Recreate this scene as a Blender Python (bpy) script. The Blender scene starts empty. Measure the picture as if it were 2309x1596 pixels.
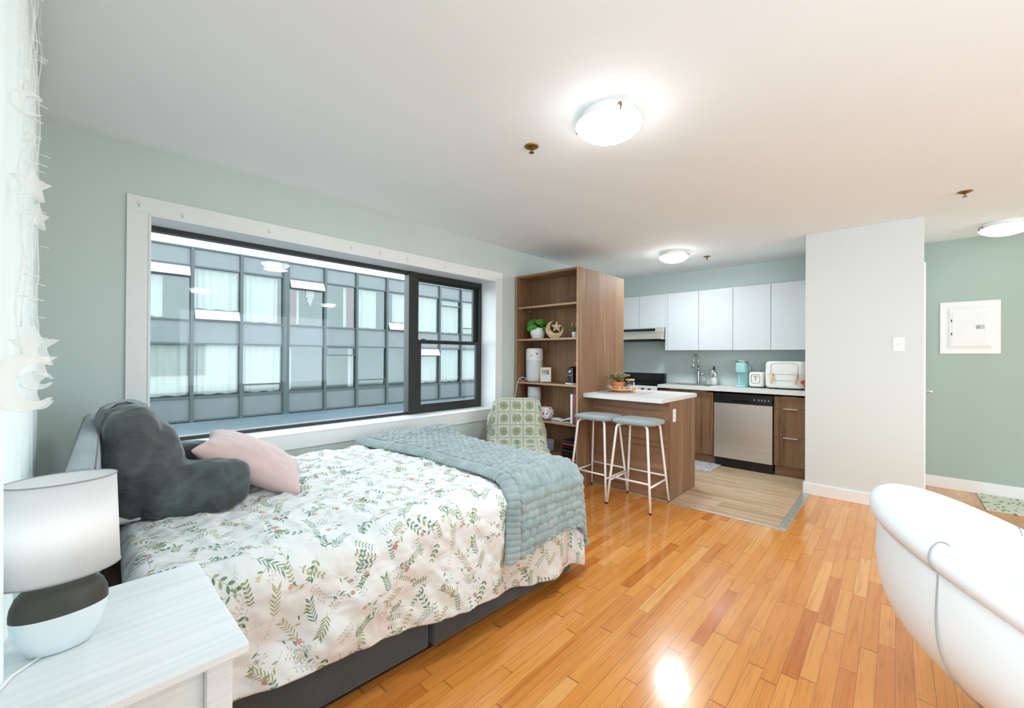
import bpy, math, random
import numpy as np
from mathutils import Vector, Matrix
random.seed(7); RNG = np.random.default_rng(7)
PI = math.pi
S = bpy.context.scene
COL = S.collection

# ---------------------------------------------------------------- camera
TH, PT, RL = math.radians(42.7887), math.radians(0.2117), math.radians(0.3407)
CAMZ = 1.2871
Fv = Vector((math.cos(TH)*math.cos(PT), math.sin(TH)*math.cos(PT), math.sin(PT)))
Rv = Vector((math.sin(TH), -math.cos(TH), 0.0))
Uv = Rv.cross(Fv)
R2 = Rv*math.cos(RL) + Uv*math.sin(RL)
U2 = Uv*math.cos(RL) - Rv*math.sin(RL)
cam_data = bpy.data.cameras.new('camera')
cam = bpy.data.objects.new('camera', cam_data)
COL.objects.link(cam)
m = Matrix.Identity(4)
for i in range(3):
    m[i][0] = R2[i]; m[i][1] = U2[i]; m[i][2] = -Fv[i]
m[2][3] = CAMZ
cam.matrix_world = m
cam_data.sensor_width = 36.0
cam_data.lens = 936.4812/2309*36.0
cam_data.clip_start = 0.02
cam_data.clip_end = 300
S.camera = cam

# ---------------------------------------------------------------- colour management, world, lights
S.view_settings.view_transform = 'Standard'
S.view_settings.look = 'None'
S.view_settings.exposure = 0.97
S.view_settings.gamma = 1.0
S.view_settings.use_curve_mapping = False
try:
    S.cycles.use_denoising = True
    S.cycles.denoiser = 'OPENIMAGEDENOISE'
    S.cycles.max_bounces = 10
    S.cycles.diffuse_bounces = 6
    S.cycles.transparent_max_bounces = 16
    S.cycles.sample_clamp_indirect = 6
    S.cycles.caustics_reflective = False
    S.cycles.caustics_refractive = False
    S.cycles.blur_glossy = 0.5
except Exception:
    pass
W = bpy.data.worlds.new('overcast_sky'); S.world = W; W.use_nodes = True
bg = W.node_tree.nodes['Background']
bg.inputs[0].default_value = (0.80, 0.915, 1.0, 1)
WORLD_STRENGTH = 3.3
bg.inputs[1].default_value = WORLD_STRENGTH

def portal(name, loc, rot, sx, sy):
    l = bpy.data.lights.new(name, 'AREA'); l.shape = 'RECTANGLE'; l.size = sx; l.size_y = sy
    l.cycles.is_portal = True
    o = bpy.data.objects.new(name, l); COL.objects.link(o); o.location = loc; o.rotation_euler = rot
    return o
portal('window_portal', (1.7, 3.36, 1.4), (-PI/2, 0, 0), 2.75, 1.35)      # faces -Y, into the room
portal('side_window_portal', (-0.17, -0.5, 1.4), (0, -PI/2, 0), 1.7, 5.6)    # faces +X
portal('fill_window_portal', (3.0, -3.68, 1.4), (PI/2, 0, 0), 3.0, 1.6)     # faces +Y, serves the unseen window added for fill light
DOME_POWER = 6.0
def room_bulb(name, loc, power, size=0.14, col=(0.79, 0.925, 1.0)):
    l = bpy.data.lights.new(name, 'AREA'); l.shape = 'DISK'; l.size = 0.26; l.energy = power; l.color = col; l.spread = PI
    o = bpy.data.objects.new(name, l); COL.objects.link(o); o.location = loc
    return o
BULBS = [((1.78, 1.02, 2.33), 1.0), ((4.63, 1.83, 2.33), 1.6), ((5.45, -0.68, 2.33), 0.03), ((1.6, -2.2, 2.349), 1.2), ((4.0, -2.6, 2.349), 0.8)]  # last two are out of view, added to brighten the room
for i, (p, k) in enumerate(BULBS):
    room_bulb('ceiling_bulb', p, DOME_POWER*k)

# ---------------------------------------------------------------- helpers
def sl(c):
    c = c/255.0
    return c/12.92 if c <= 0.04045 else ((c+0.055)/1.055)**2.4
def rgb(r, g, b): return (sl(r), sl(g), sl(b), 1.0)

class MB:
    def __init__(s): s.v = []; s.f = []; s.sm = []; s.uv = []; s.has_uv = False
    def add(s, vs, fs, smooth=False, uvs=None):
        n = len(s.v); s.v += [tuple(map(float, p)) for p in vs]
        s.uv += [tuple(map(float, q)) for q in uvs] if uvs is not None else [(0.0, 0.0)]*len(vs)
        if uvs is not None: s.has_uv = True
        for f in fs: s.f.append(tuple(n+i for i in f)); s.sm.append(smooth)
        return s
    def box(s, x0, x1, y0, y1, z0, z1):
        v = [(x, y, z) for z in (z0, z1) for y in (y0, y1) for x in (x0, x1)]
        return s.add(v, [(0,2,3,1), (4,5,7,6), (0,1,5,4), (2,6,7,3), (0,4,6,2), (1,3,7,5)])
    def ring(s, ax, c0, c1, a0, a1, b0, b1, wl, wr, wt, wb):
        """four butted bars round an opening; ax is the thin axis"""
        for (p0, p1, q0, q1) in ((a0, a1, b1-wt, b1), (a0, a1, b0, b0+wb), (a0, a0+wl, b0+wb, b1-wt), (a1-wr, a1, b0+wb, b1-wt)):
            if p1-p0 < 1e-5 or q1-q0 < 1e-5: continue
            s.box(p0, p1, c0, c1, q0, q1) if ax == 'y' else s.box(c0, c1, p0, p1, q0, q1)
        return s
    def obox(s, M, sx, sy, sz):
        v = [M @ Vector((x, y, z)) for z in (-sz, sz) for y in (-sy, sy) for x in (-sx, sx)]
        return s.add(v, [(0,2,3,1), (4,5,7,6), (0,1,5,4), (2,6,7,3), (0,4,6,2), (1,3,7,5)])
    def grid(s, P, uvs=None, smooth=True, closed_u=False, flip=False):
        nu, nv = len(P), len(P[0])
        fs = []
        for i in range(nu - (0 if closed_u else 1)):
            i2 = (i+1) % nu
            for j in range(nv-1):
                a, b, c, d = i*nv+j, i2*nv+j, i2*nv+j+1, i*nv+j+1
                fs.append((a, d, c, b) if flip else (a, b, c, d))
        fl = [p for r in P for p in r]
        ul = [q for r in uvs for q in r] if uvs is not None else None
        return s.add(fl, fs, smooth, ul)
    def lathe(s, prof, c=(0,0,0), n=40, sx=1.0, sy=1.0, smooth=True, rot=0.0):
        P = []
        for i in range(n):
            a = 2*PI*i/n + rot
            P.append([(c[0]+r*math.cos(a)*sx, c[1]+r*math.sin(a)*sy, c[2]+z) for r, z in prof])
        s.grid(P, smooth=smooth, closed_u=True)
        return s
    def cyl(s, c, r, z0, z1, n=24, r2=None, smooth=True):
        r2 = r if r2 is None else r2
        e = 1e-4
        return s.lathe([(0.0, z0), (r-e, z0), (r, z0), (r, z0+e), (r2, z1-e), (r2, z1), (r2-e, z1), (0.0, z1)], (c[0], c[1], 0), n, smooth=smooth)
    def tube(s, pts, r, n=10, cap=True, closed=False):
        pts = [Vector(p) for p in pts]; N = len(pts)
        rad = r if isinstance(r, (list, tuple)) else [r]*N
        T = []
        for i in range(N):
            if closed: t = pts[(i+1) % N]-pts[(i-1) % N]
            else: t = pts[min(i+1, N-1)]-pts[max(i-1, 0)]
            T.append(t.normalized())
        up = Vector((0, 0, 1)) if abs(T[0].z) < 0.9 else Vector((1, 0, 0))
        nrm = (up - T[0]*up.dot(T[0])).normalized()
        rings = []
        for i in range(N):
            nrm = (nrm - T[i]*nrm.dot(T[i]))
            nrm = nrm.normalized() if nrm.length > 1e-6 else Vector((1, 0, 0))
            b = T[i].cross(nrm)
            rings.append([pts[i] + (nrm*math.cos(2*PI*k/n) + b*math.sin(2*PI*k/n))*rad[i] for k in range(n)])
        base = len(s.v)
        s.v += [tuple(p) for R in rings for p in R]; s.uv += [(0.0, 0.0)]*(N*n)
        for i in range(N if closed else N-1):
            i2 = (i+1) % N
            for k in range(n):
                k2 = (k+1) % n
                s.f.append((base+i*n+k, base+i*n+k2, base+i2*n+k2, base+i2*n+k)); s.sm.append(True)
        if cap and not closed:
            s.f.append(tuple(base+k for k in range(n))[::-1]); s.sm.append(False)
            s.f.append(tuple(base+(N-1)*n+k for k in range(n))); s.sm.append(False)
        return s
    def prism(s, poly, M, t):
        n = len(poly)
        v = [M @ Vector((x, y, -t/2)) for x, y in poly] + [M @ Vector((x, y, t/2)) for x, y in poly]
        f = [tuple(range(n))[::-1], tuple(range(n, 2*n))] + [(i, (i+1) % n, n+(i+1) % n, n+i) for i in range(n)]
        return s.add(v, f)
    def ell(s, c, rx, ry, rz, nu=24, nv=14, e1=1.0, e2=1.0, M=None):
        def p(x, e): return math.copysign(abs(x)**e, x)
        P = []
        for i in range(nu):
            a = 2*PI*i/nu; row = []
            for j in range(nv+1):
                b = -PI/2 + PI*j/nv
                q = Vector((rx*p(math.cos(b), e1)*p(math.cos(a), e2), ry*p(math.cos(b), e1)*p(math.sin(a), e2), rz*p(math.sin(b), e1)))
                if M is not None: q = M @ q
                row.append((c[0]+q[0], c[1]+q[1], c[2]+q[2]))
            P.append(row)
        return s.grid(P, closed_u=True)
    def build(s, name, mat, parent=None, bevel=0.0, loc=None, rotz=0.0, seg=2):
        me = bpy.data.meshes.new(name)
        me.from_pydata(s.v, [], s.f)
        me.validate(clean_customdata=False)
        if len(me.polygons) == len(s.sm): me.polygons.foreach_set('use_smooth', s.sm)
        if s.has_uv:
            ul = me.uv_layers.new(name='UVMap')
            li = np.empty(len(me.loops), dtype=np.int32); me.loops.foreach_get('vertex_index', li)
            ul.data.foreach_set('uv', np.array(s.uv, dtype=np.float32)[li].ravel())
        me.update()
        o = bpy.data.objects.new(name, me); COL.objects.link(o)
        if mat is not None: me.materials.append(mat)
        if parent is not None: o.parent = parent
        if loc is not None: o.location = loc
        if rotz: o.rotation_euler = (0, 0, rotz)
        if bevel:
            b = o.modifiers.new('bevel', 'BEVEL'); b.width = bevel; b.segments = seg; b.limit_method = 'ANGLE'; b.angle_limit = math.radians(50)
            b.harden_normals = False
        return o

def tag(o, label, cat, group=None):
    o['label'] = label; o['category'] = cat
    if group: o['group'] = group
    return o
def thing(name, label, cat, loc=(0,0,0), rotz=0.0, group=None):
    o = bpy.data.objects.new(name, None); COL.objects.link(o); o.empty_display_size = 0.05
    o.location = loc; o.rotation_euler = (0, 0, rotz)
    return tag(o, label, cat, group)
def struct(o): o['kind'] = 'structure'; return o
def copy_tree(o, parent=None):
    c = o.copy(); COL.objects.link(c)
    if parent is not None: c.parent = parent
    for ch in list(o.children): copy_tree(ch, c)
    return c

# ---------------------------------------------------------------- materials
class NT:
    def __init__(s, name):
        s.m = bpy.data.materials.new(name); s.m.use_nodes = True; s.t = s.m.node_tree
        s.b = s.t.nodes['Principled BSDF']; s.out = s.t.nodes['Material Output']
    def n(s, typ, **kw):
        x = s.t.nodes.new(typ)
        for k, v in kw.items():
            if k.startswith('i_'):
                key = k[2:]; key = int(key) if key.isdigit() else key
                x.inputs[key].default_value = v
            else: setattr(x, k, v)
        return x
    def l(s, a, ao, b, bi): s.t.links.new(a.outputs[ao], b.inputs[bi]); return b
    def math(s, op, a, b=None, c=None):
        x = s.t.nodes.new('ShaderNodeMath'); x.operation = op
        for i, q in enumerate((a, b, c)):
            if q is None: continue
            if isinstance(q, (int, float)): x.inputs[i].default_value = q
            else: s.t.links.new(q, x.inputs[i])
        return x.outputs[0]
    def ramp(s, fac, stops, interp='LINEAR'):
        x = s.t.nodes.new('ShaderNodeValToRGB'); x.color_ramp.interpolation = interp
        el = x.color_ramp.elements
        while len(el) < len(stops): el.new(0.5)
        for e, (p, c) in zip(el, stops): e.position = p; e.color = c
        s.t.links.new(fac, x.inputs[0]); return x.outputs[0]
    def mix(s, fac, a, b, blend='MIX'):
        x = s.t.nodes.new('ShaderNodeMix'); x.data_type = 'RGBA'; x.blend_type = blend
        for key, q in ((0, fac), (6, a), (7, b)):
            if isinstance(q, (int, float, tuple)): x.inputs[key].default_value = q
            else: s.t.links.new(q, x.inputs[key])
        return x.outputs[2]
    def coord(s, which='Object', scale=(1,1,1), rot=(0,0,0)):
        c = s.t.nodes.new('ShaderNodeTexCoord'); mp = s.t.nodes.new('ShaderNodeMapping')
        mp.inputs['Scale'].default_value = scale; mp.inputs['Rotation'].default_value = rot
        s.t.links.new(c.outputs[which], mp.inputs[0]); return mp.outputs[0]
    def noise(s, vec, scale=5.0, detail=4.0, rough=0.5, dist=0.0, out=0):
        x = s.t.nodes.new('ShaderNodeTexNoise'); x.inputs['Scale'].default_value = scale; x.inputs['Detail'].default_value = detail
        x.inputs['Roughness'].default_value = rough; x.inputs['Distortion'].default_value = dist
        s.t.links.new(vec, x.inputs['Vector']); return x.outputs[out]
    def bump(s, h, strength=0.3, dist=0.01):
        x = s.t.nodes.new('ShaderNodeBump'); x.inputs['Strength'].default_value = strength; x.inputs['Distance'].default_value = dist
        s.t.links.new(h, x.inputs['Height']); s.t.links.new(x.outputs[0], s.b.inputs['Normal']); return x
    def base(s, c):
        if isinstance(c, tuple): s.b.inputs['Base Color'].default_value = c
        else: s.t.links.new(c, s.b.inputs['Base Color'])
    def set(s, **kw):
        for k, v in kw.items(): s.b.inputs[k.replace('_', ' ')].default_value = v
        return s

def plain(name, col, rough=0.5, metal=0.0, nz=0.04, nscale=8.0, bump=0.0, bscale=200.0, **kw):
    """a painted / moulded surface with faint tonal variation"""
    t = NT(name); t.set(Roughness=rough, Metallic=metal, **kw)
    v = t.coord('Object')
    f = t.noise(v, nscale, 3)
    lo = tuple(max(0, c*(1-nz)) for c in col[:3])+(1,); hi = tuple(min(1, c*(1+nz)) for c in col[:3])+(1,)
    t.base(t.ramp(f, [(0.3, lo), (0.7, hi)]))
    if bump:
        t.bump(t.noise(v, bscale, 2), bump, 0.002)
    return t.m
def fabric(name, c1, c2, scale=450.0, rough=0.9, bump=0.25, big=6.0, sheen=0.3):
    t = NT(name); t.set(Roughness=rough, Sheen_Weight=sheen)
    v = t.coord('Object')
    a = t.noise(v, scale, 2); b = t.noise(v, big, 4)
    fac = t.math('ADD', t.math('MULTIPLY', a, 0.55), t.math('MULTIPLY', b, 0.45))
    t.base(t.ramp(fac, [(0.35, c1), (0.65, c2)]))
    t.bump(a, bump, 0.0015)
    return t.m
def wood(name, dark, mid, light, axis='z', scale=1.0, rough=0.6, bump=0.05, coat=0.0):
    t = NT(name); t.set(Roughness=rough, Coat_Weight=coat, Coat_Roughness=0.2)
    k = {'x': (0.8, 26, 26), 'y': (26, 0.8, 26), 'z': (26, 26, 0.8)}[axis]
    v = t.coord('Object', tuple(q*scale for q in k))
    a = t.noise(v, 1.0, 6, 0.62, 0.6)
    k2 = {'x': (3, 110, 110), 'y': (110, 3, 110), 'z': (110, 110, 3)}[axis]
    v2 = t.coord('Object', tuple(q*scale for q in k2)); b = t.noise(v2, 1.0, 3, 0.6)
    k3 = {'x': (0.5, 5, 5), 'y': (5, 0.5, 5), 'z': (5, 5, 0.5)}[axis]
    v3 = t.coord('Object', tuple(q*scale for q in k3)); c = t.noise(v3, 1.0, 3, 0.5, 1.2)
    f = t.math('ADD', t.math('MULTIPLY', a, 0.5), t.math('ADD', t.math('MULTIPLY', b, 0.16), t.math('MULTIPLY', c, 0.34)))
    t.base(t.ramp(f, [(0.36, dark), (0.455, mid), (0.52, mid), (0.64, light)]))
    t.bump(b, bump, 0.002)
    return t.m

def oak_floor():
    t = NT('oak_strip_floor'); t.set(Roughness=0.2, Coat_Weight=0.35, Coat_Roughness=0.1)
    w, L = 0.057, 1.3
    co = t.n('ShaderNodeTexCoord'); sp = t.n('ShaderNodeSeparateXYZ'); t.l(co, 'Object', sp, 0)
    yw = t.math('DIVIDE', sp.outputs[1], w); row = t.math('FLOOR', yw); fy = t.math('FRACT', yw)
    wn = t.n('ShaderNodeTexWhiteNoise', noise_dimensions='1D'); t.t.links.new(row, wn.inputs['W'])
    xo = t.math('ADD', t.math('DIVIDE', sp.outputs[0], L), t.math('MULTIPLY', wn.outputs[0], 17.3))
    # irregular board lengths
    pid = t.math('FLOOR', xo); fx = t.math('FRACT', xo)
    wn3 = t.n('ShaderNodeTexWhiteNoise', noise_dimensions='2D')
    cb0 = t.n('ShaderNodeCombineXYZ'); t.t.links.new(row, cb0.inputs[0]); t.t.links.new(pid, cb0.inputs[1]); t.l(cb0, 0, wn3, 'Vector')
    cut = t.math('ADD', t.math('MULTIPLY', wn3.outputs[0], 0.5), 0.25)
    sub = t.math('GREATER_THAN', fx, cut)
    pid2 = t.math('ADD', t.math('MULTIPLY', pid, 2.0), sub)
    cb = t.n('ShaderNodeCombineXYZ'); t.t.links.new(row, cb.inputs[0]); t.t.links.new(pid2, cb.inputs[1])
    wn2 = t.n('ShaderNodeTexWhiteNoise', noise_dimensions='2D'); t.l(cb, 0, wn2, 'Vector')
    tone = t.ramp(wn2.outputs[0], [(0.0, rgb(198, 116, 48)), (0.10, rgb(213, 136, 60)), (0.45, rgb(220, 146, 68)), (0.85, rgb(224, 153, 76)), (1.0, rgb(230, 168, 96))])
    gv = t.n('ShaderNodeCombineXYZ')
    t.t.links.new(t.math('MULTIPLY', sp.outputs[0], 2.2), gv.inputs[0])
    t.t.links.new(t.math('MULTIPLY', sp.outputs[1], 42.0), gv.inputs[1])
    t.t.links.new(t.math('MULTIPLY', wn2.outputs[0], 37.0), gv.inputs[2])
    g = t.noise(gv.outputs[0], 1.0, 6, 0.65, 1.3)
    g2v = t.n('ShaderNodeCombineXYZ')
    t.t.links.new(t.math('MULTIPLY', sp.outputs[0], 9.0), g2v.inputs[0]); t.t.links.new(t.math('MULTIPLY', sp.outputs[1], 260.0), g2v.inputs[1])
    g2 = t.noise(g2v.outputs[0], 1.0, 3, 0.6)
    gm = t.ramp(t.math('ADD', t.math('MULTIPLY', g, 0.72), t.math('MULTIPLY', g2, 0.28)), [(0.36, (0.66, 0.52, 0.38, 1)), (0.50, (0.97, 0.96, 0.94, 1)), (0.60, (1, 1, 1, 1)), (0.72, (1.0, 0.98, 0.94, 1))])
    c1 = t.mix(0.75, tone, gm, 'MULTIPLY')
    e1 = t.math('LESS_THAN', fy, 0.035)
    dx = t.math('ABSOLUTE', t.math('SUBTRACT', fx, cut)); e2 = t.math('LESS_THAN', dx, 0.0028); e3 = t.math('LESS_THAN', fx, 0.0035)
    seam = t.math('MAXIMUM', e1, t.math('MAXIMUM', e2, e3))
    t.base(t.mix(t.math('MULTIPLY', seam, 0.6), c1, rgb(104, 62, 32)))
    h = t.math('SUBTRACT', t.math('MULTIPLY', g, 0.08), seam)
    t.bump(h, 0.25, 0.0015)
    rr = t.noise(t.coord('Object', (3, 3, 3)), 1.0, 3)
    t.t.links.new(t.math('ADD', t.math('MULTIPLY', rr, 0.14), 0.13), t.b.inputs['Roughness'])
    return t.m
def vinyl_floor():
    t = NT('pale_vinyl_planks'); t.set(Roughness=0.42)
    w, L = 0.18, 1.2
    co = t.n('ShaderNodeTexCoord'); sp = t.n('ShaderNodeSeparateXYZ'); t.l(co, 'Object', sp, 0)
    xw = t.math('DIVIDE', sp.outputs[0], w); row = t.math('FLOOR', xw); fx = t.math('FRACT', xw)
    wn = t.n('ShaderNodeTexWhiteNoise', noise_dimensions='1D'); t.t.links.new(row, wn.inputs['W'])
    yo = t.math('ADD', t.math('DIVIDE', sp.outputs[1], L), t.math('MULTIPLY', wn.outputs[0], 9.7)); pid = t.math('FLOOR', yo); fy = t.math('FRACT', yo)
    cb = t.n('ShaderNodeCombineXYZ'); t.t.links.new(row, cb.inputs[0]); t.t.links.new(pid, cb.inputs[1])
    wn2 = t.n('ShaderNodeTexWhiteNoise', noise_dimensions='2D'); t.l(cb, 0, wn2, 'Vector')
    gv = t.n('ShaderNodeCombineXYZ')
    t.t.links.new(t.math('MULTIPLY', sp.outputs[0], 22.0), gv.inputs[0]); t.t.links.new(t.math('MULTIPLY', sp.outputs[1], 1.3), gv.inputs[1])
    t.t.links.new(t.math('MULTIPLY', wn2.outputs[0], 21.0), gv.inputs[2])
    g = t.noise(gv.outputs[0], 1.0, 5, 0.6, 0.7)
    f = t.math('ADD', t.math('MULTIPLY', g, 0.85), t.math('MULTIPLY', wn2.outputs[0], 0.15))
    c = t.ramp(f, [(0.3, rgb(156, 126, 96)), (0.45, rgb(190, 160, 127)), (0.6, rgb(206, 179, 148)), (0.75, rgb(218, 194, 166))])
    seam = t.math('MAXIMUM', t.math('LESS_THAN', fx, 0.012), t.math('LESS_THAN', fy, 0.003))
    t.base(t.mix(t.math('MULTIPLY', seam, 0.35), c, rgb(140, 110, 84)))
    return t.m

def np_image(name, arr):
    h, w = arr.shape[:2]
    im = bpy.data.images.new(name, w, h, alpha=False, float_buffer=False)
    buf = np.ones((h, w, 4), dtype=np.float32); buf[..., :3] = np.clip(arr, 0, 1)
    im.pixels.foreach_set(buf.ravel()); im.update(); im.pack()
    return im

# ---- surfaces
M = {}
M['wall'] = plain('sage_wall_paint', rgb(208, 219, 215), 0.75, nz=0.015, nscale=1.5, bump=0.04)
M['hallwall'] = plain('hall_shaded_sage', rgb(170, 188, 178), 0.75, nz=0.015, nscale=1.5, bump=0.04)  # same sage paint, the dimmer hall light put into its colour
M['partition'] = plain('partition_lit_sage', rgb(218, 224, 222), 0.75, nz=0.012, nscale=1.5, bump=0.04)  # same sage paint, lightened for the stronger light on the partition
M['ceiling'] = plain('white_ceiling_paint', rgb(244, 249, 251), 0.8, nz=0.012, nscale=1.2)
M['white'] = plain('white_trim_paint', rgb(240, 241, 240), 0.35, nz=0.01)
M['oak'] = oak_floor(); M['vinyl'] = vinyl_floor()
M['cab_z'] = wood('walnut_laminate_upright', rgb(84, 56, 34), rgb(132, 98, 68), rgb(164, 128, 95), 'z')
M['cab_y'] = wood('walnut_laminate_level', rgb(94, 64, 41), rgb(144, 108, 78), rgb(176, 140, 108), 'y')
M['cab_edge'] = wood('laminate_edge', rgb(160, 124, 92), rgb(184, 148, 114), rgb(198, 164, 132), 'y', rough=0.5)
M['gloss_white'] = plain('high_gloss_white', rgb(210, 214, 217), 0.12, nz=0.005)
M['quartz'] = plain('white_quartz', rgb(228, 228, 226), 0.3, nz=0.03, nscale=60)
M['black_frame'] = plain('black_window_frame', rgb(38, 40, 38), 0.4, nz=0.1)
M['chrome'] = plain('chrome', rgb(205, 205, 205), 0.14, metal=1.0, nz=0.02)
M['black'] = plain('black_plastic', rgb(22, 23, 24), 0.35, nz=0.1)
M['black_gloss'] = plain('black_glass', rgb(14, 18, 17), 0.08, nz=0.05)
M['white_plastic'] = plain('white_plastic', rgb(236, 237, 236), 0.4, nz=0.01)
M['white_metal'] = plain('white_powder_coat', rgb(238, 238, 237), 0.35, nz=0.01)
M['grey_seat'] = fabric('grey_seat_fabric', rgb(136, 148, 152), rgb(156, 167, 171))
M['charcoal'] = fabric('charcoal_upholstery', rgb(62, 66, 68), rgb(78, 82, 84))
M['headboard'] = fabric('blue_grey_linen', rgb(118, 134, 142), rgb(150, 164, 171), bump=0.4)
M['pink'] = fabric('blush_cotton', rgb(206, 178, 174), rgb(220, 194, 190), bump=0.15)
M['beige'] = fabric('cream_pillowcase', rgb(206, 200, 190), rgb(226, 221, 212))
M['white_leather'] = plain('white_leatherette', rgb(220, 225, 227), 0.42, nz=0.012, bump=0.06, bscale=500)
M['grey_line'] = plain('grey_seam', rgb(150, 155, 155), 0.7)
M['terracotta'] = plain('terracotta', rgb(212, 132, 72), 0.6, nz=0.08)
M['bamboo'] = wood('pale_bamboo', rgb(196, 146, 92), rgb(220, 170, 114), rgb(232, 188, 136), 'y')
M['plywood'] = wood('birch_plywood', rgb(214, 180, 132), rgb(232, 202, 156), rgb(240, 214, 172), 'y')
M['brass'] = plain('aged_brass', rgb(150, 112, 58), 0.35, metal=0.8, nz=0.2, nscale=60)
def velvet():
    t = NT('grey_velvet'); t.set(Roughness=0.85, Sheen_Weight=0.9, Sheen_Roughness=0.35)
    t.b.inputs['Sheen Tint'].default_value = rgb(190, 198, 200)
    v = t.coord('Object'); a = t.noise(v, 9, 5, 0.6, 0.8)
    t.base(t.ramp(a, [(0.35, rgb(62, 68, 68)), (0.6, rgb(84, 91, 91)), (0.75, rgb(104, 111, 111))]))
    t.bump(t.noise(t.coord('Object', (1, 1, 2.2)), 11, 4, 0.5, 1.0), 0.35, 0.02)
    return t.m
M['velvet'] = velvet()
def steel():
    t = NT('brushed_steel'); t.set(Metallic=0.75, Roughness=0.36)
    a = t.noise(t.coord('Object', (1, 1.2, 260)), 1.0, 3)
    t.base(t.ramp(a, [(0.3, rgb(206, 200, 192)), (0.7, rgb(218, 213, 206))]))
    t.b.inputs['Anisotropic'].default_value = 0.6
    return t.m
M['steel'] = steel()
def glassmat(name, tint=(0.985, 0.99, 0.988, 1), ior=1.45, boost=1.0):
    t = NT(name); nt = t.t; nt.nodes.remove(t.b)
    tr = t.n('ShaderNodeBsdfTransparent'); tr.inputs[0].default_value = tint
    gl = t.n('ShaderNodeBsdfGlossy'); gl.inputs['Roughness'].default_value = 0.02
    fr = t.n('ShaderNodeFresnel'); fr.inputs[0].default_value = ior
    mx = t.n('ShaderNodeMixShader')
    nt.links.new(t.math('MULTIPLY', fr.outputs[0], boost), mx.inputs[0]); t.l(tr, 0, mx, 1); t.l(gl, 0, mx, 2); t.l(mx, 0, t.out, 0)
    return t.m
M['glass'] = glassmat('window_glass', boost=0.45)
M['jar_glass'] = glassmat('jar_glass', (0.95, 0.96, 0.95, 1), 1.5)
def emis(name, col, strength):
    t = NT(name); t.base(rgb(245, 245, 243)); t.b.inputs['Emission Color'].default_value = col; t.b.inputs['Emission Strength'].default_value = strength
    t.set(Roughness=0.3)
    return t.m
M['dome'] = emis('lit_opal_glass', (0.97, 0.99, 1.0, 1), 12.0)
M['opal'] = plain('frosted_glass_rim', rgb(242, 242, 240), 0.2, nz=0.01)
def sheer():
    t = NT('sheer_white_curtain'); t.t.nodes.remove(t.b)
    d = t.n('ShaderNodeBsdfDiffuse'); d.inputs[0].default_value = rgb(232, 240, 238)
    tl = t.n('ShaderNodeBsdfTranslucent'); tl.inputs[0].default_value = rgb(232, 242, 240)
    mx = t.n('ShaderNodeMixShader'); mx.inputs[0].default_value = 0.07
    t.l(d, 0, mx, 1); t.l(tl, 0, mx, 2)
    tr = t.n('ShaderNodeBsdfTransparent'); m2 = t.n('ShaderNodeMixShader')
    a = t.noise(t.coord('Object', (1, 1, 1)), 900, 2)
    t.t.links.new(t.math('MULTIPLY', a, 0.02), m2.inputs[0]); t.l(mx, 0, m2, 1); t.l(tr, 0, m2, 2); t.l(m2, 0, t.out, 0)
    return t.m
M['sheer'] = sheer()
def shade_fabric():
    t = NT('lamp_shade_linen'); t.t.nodes.remove(t.b)
    w = t.noise(t.coord('Object', (1, 1, 1)), 700, 2)
    c = t.ramp(w, [(0.3, rgb(236, 238, 240)), (0.7, rgb(247, 248, 249))])
    d = t.n('ShaderNodeBsdfDiffuse'); tl = t.n('ShaderNodeBsdfTranslucent')
    t.t.links.new(c, d.inputs[0]); t.t.links.new(c, tl.inputs[0])
    mx = t.n('ShaderNodeMixShader'); mx.inputs[0].default_value = 0.4
    t.l(d, 0, mx, 1); t.l(tl, 0, mx, 2); t.l(mx, 0, t.out, 0)
    return t.m
M['shade'] = shade_fabric()
def clear_acrylic():
    t = NT('clear_acrylic'); t.base(rgb(246, 250, 250)); t.set(Roughness=0.12)
    lw = t.n('ShaderNodeLayerWeight'); lw.inputs[0].default_value = 0.35
    tr = t.n('ShaderNodeBsdfTransparent'); mx = t.n('ShaderNodeMixShader')
    t.t.links.new(t.math('ADD', t.math('MULTIPLY', lw.outputs[1], 0.6), 0.28), mx.inputs[0]); t.l(tr, 0, mx, 1); t.l(t.b, 0, mx, 2); t.l(mx, 0, t.out, 0)
    return t.m
M['acrylic'] = clear_acrylic()
# ================================================================ ROOM SHELL
H = 2.45
XL, YW, XK, XP, YP1, YP2, XH, YS = -0.105, 3.10, 5.85, 4.78, 0.635, -0.166, 5.93, -3.6
def S_box(name, mat, *b, bevel=0.0):
    return struct(MB().box(*b).build(name, mat, bevel=bevel))
S_box('floor', M['oak'], XL-0.3, XH+0.3, YS-0.2, YW+0.3, -0.1, 0.0)
def poly_slab(name, mat, pts, z0, z1):
    return struct(MB().prism(pts, Matrix.Translation((0, 0, (z0+z1)/2)), z1-z0).build(name, mat))
poly_slab('floor_kitchen', M['vinyl'], [(3.66, 0.615), (5.85, 0.615), (5.85, 3.1), (3.66, 3.1)], 0.0, 0.003)
S_box('ceiling', M['ceiling'], XL-0.3, XH+0.3, YS-0.2, YW+0.35, H, H+0.12)
# window wall with its opening
WX0, WX1, WZ0, WZ1, WY = 0.32, 3.085, 0.725, 2.072, 3.30
mb = MB()
mb.box(XL-0.3, WX0, YW, 3.42, 0, H); mb.box(WX1, XH+0.3, YW, 3.42, 0, H)
mb.box(WX0, WX1, YW, 3.42, 0, WZ0); mb.box(WX0, WX1, YW, 3.42, WZ1, H)
struct(mb.build('wall_north', M['wall']))
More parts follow.
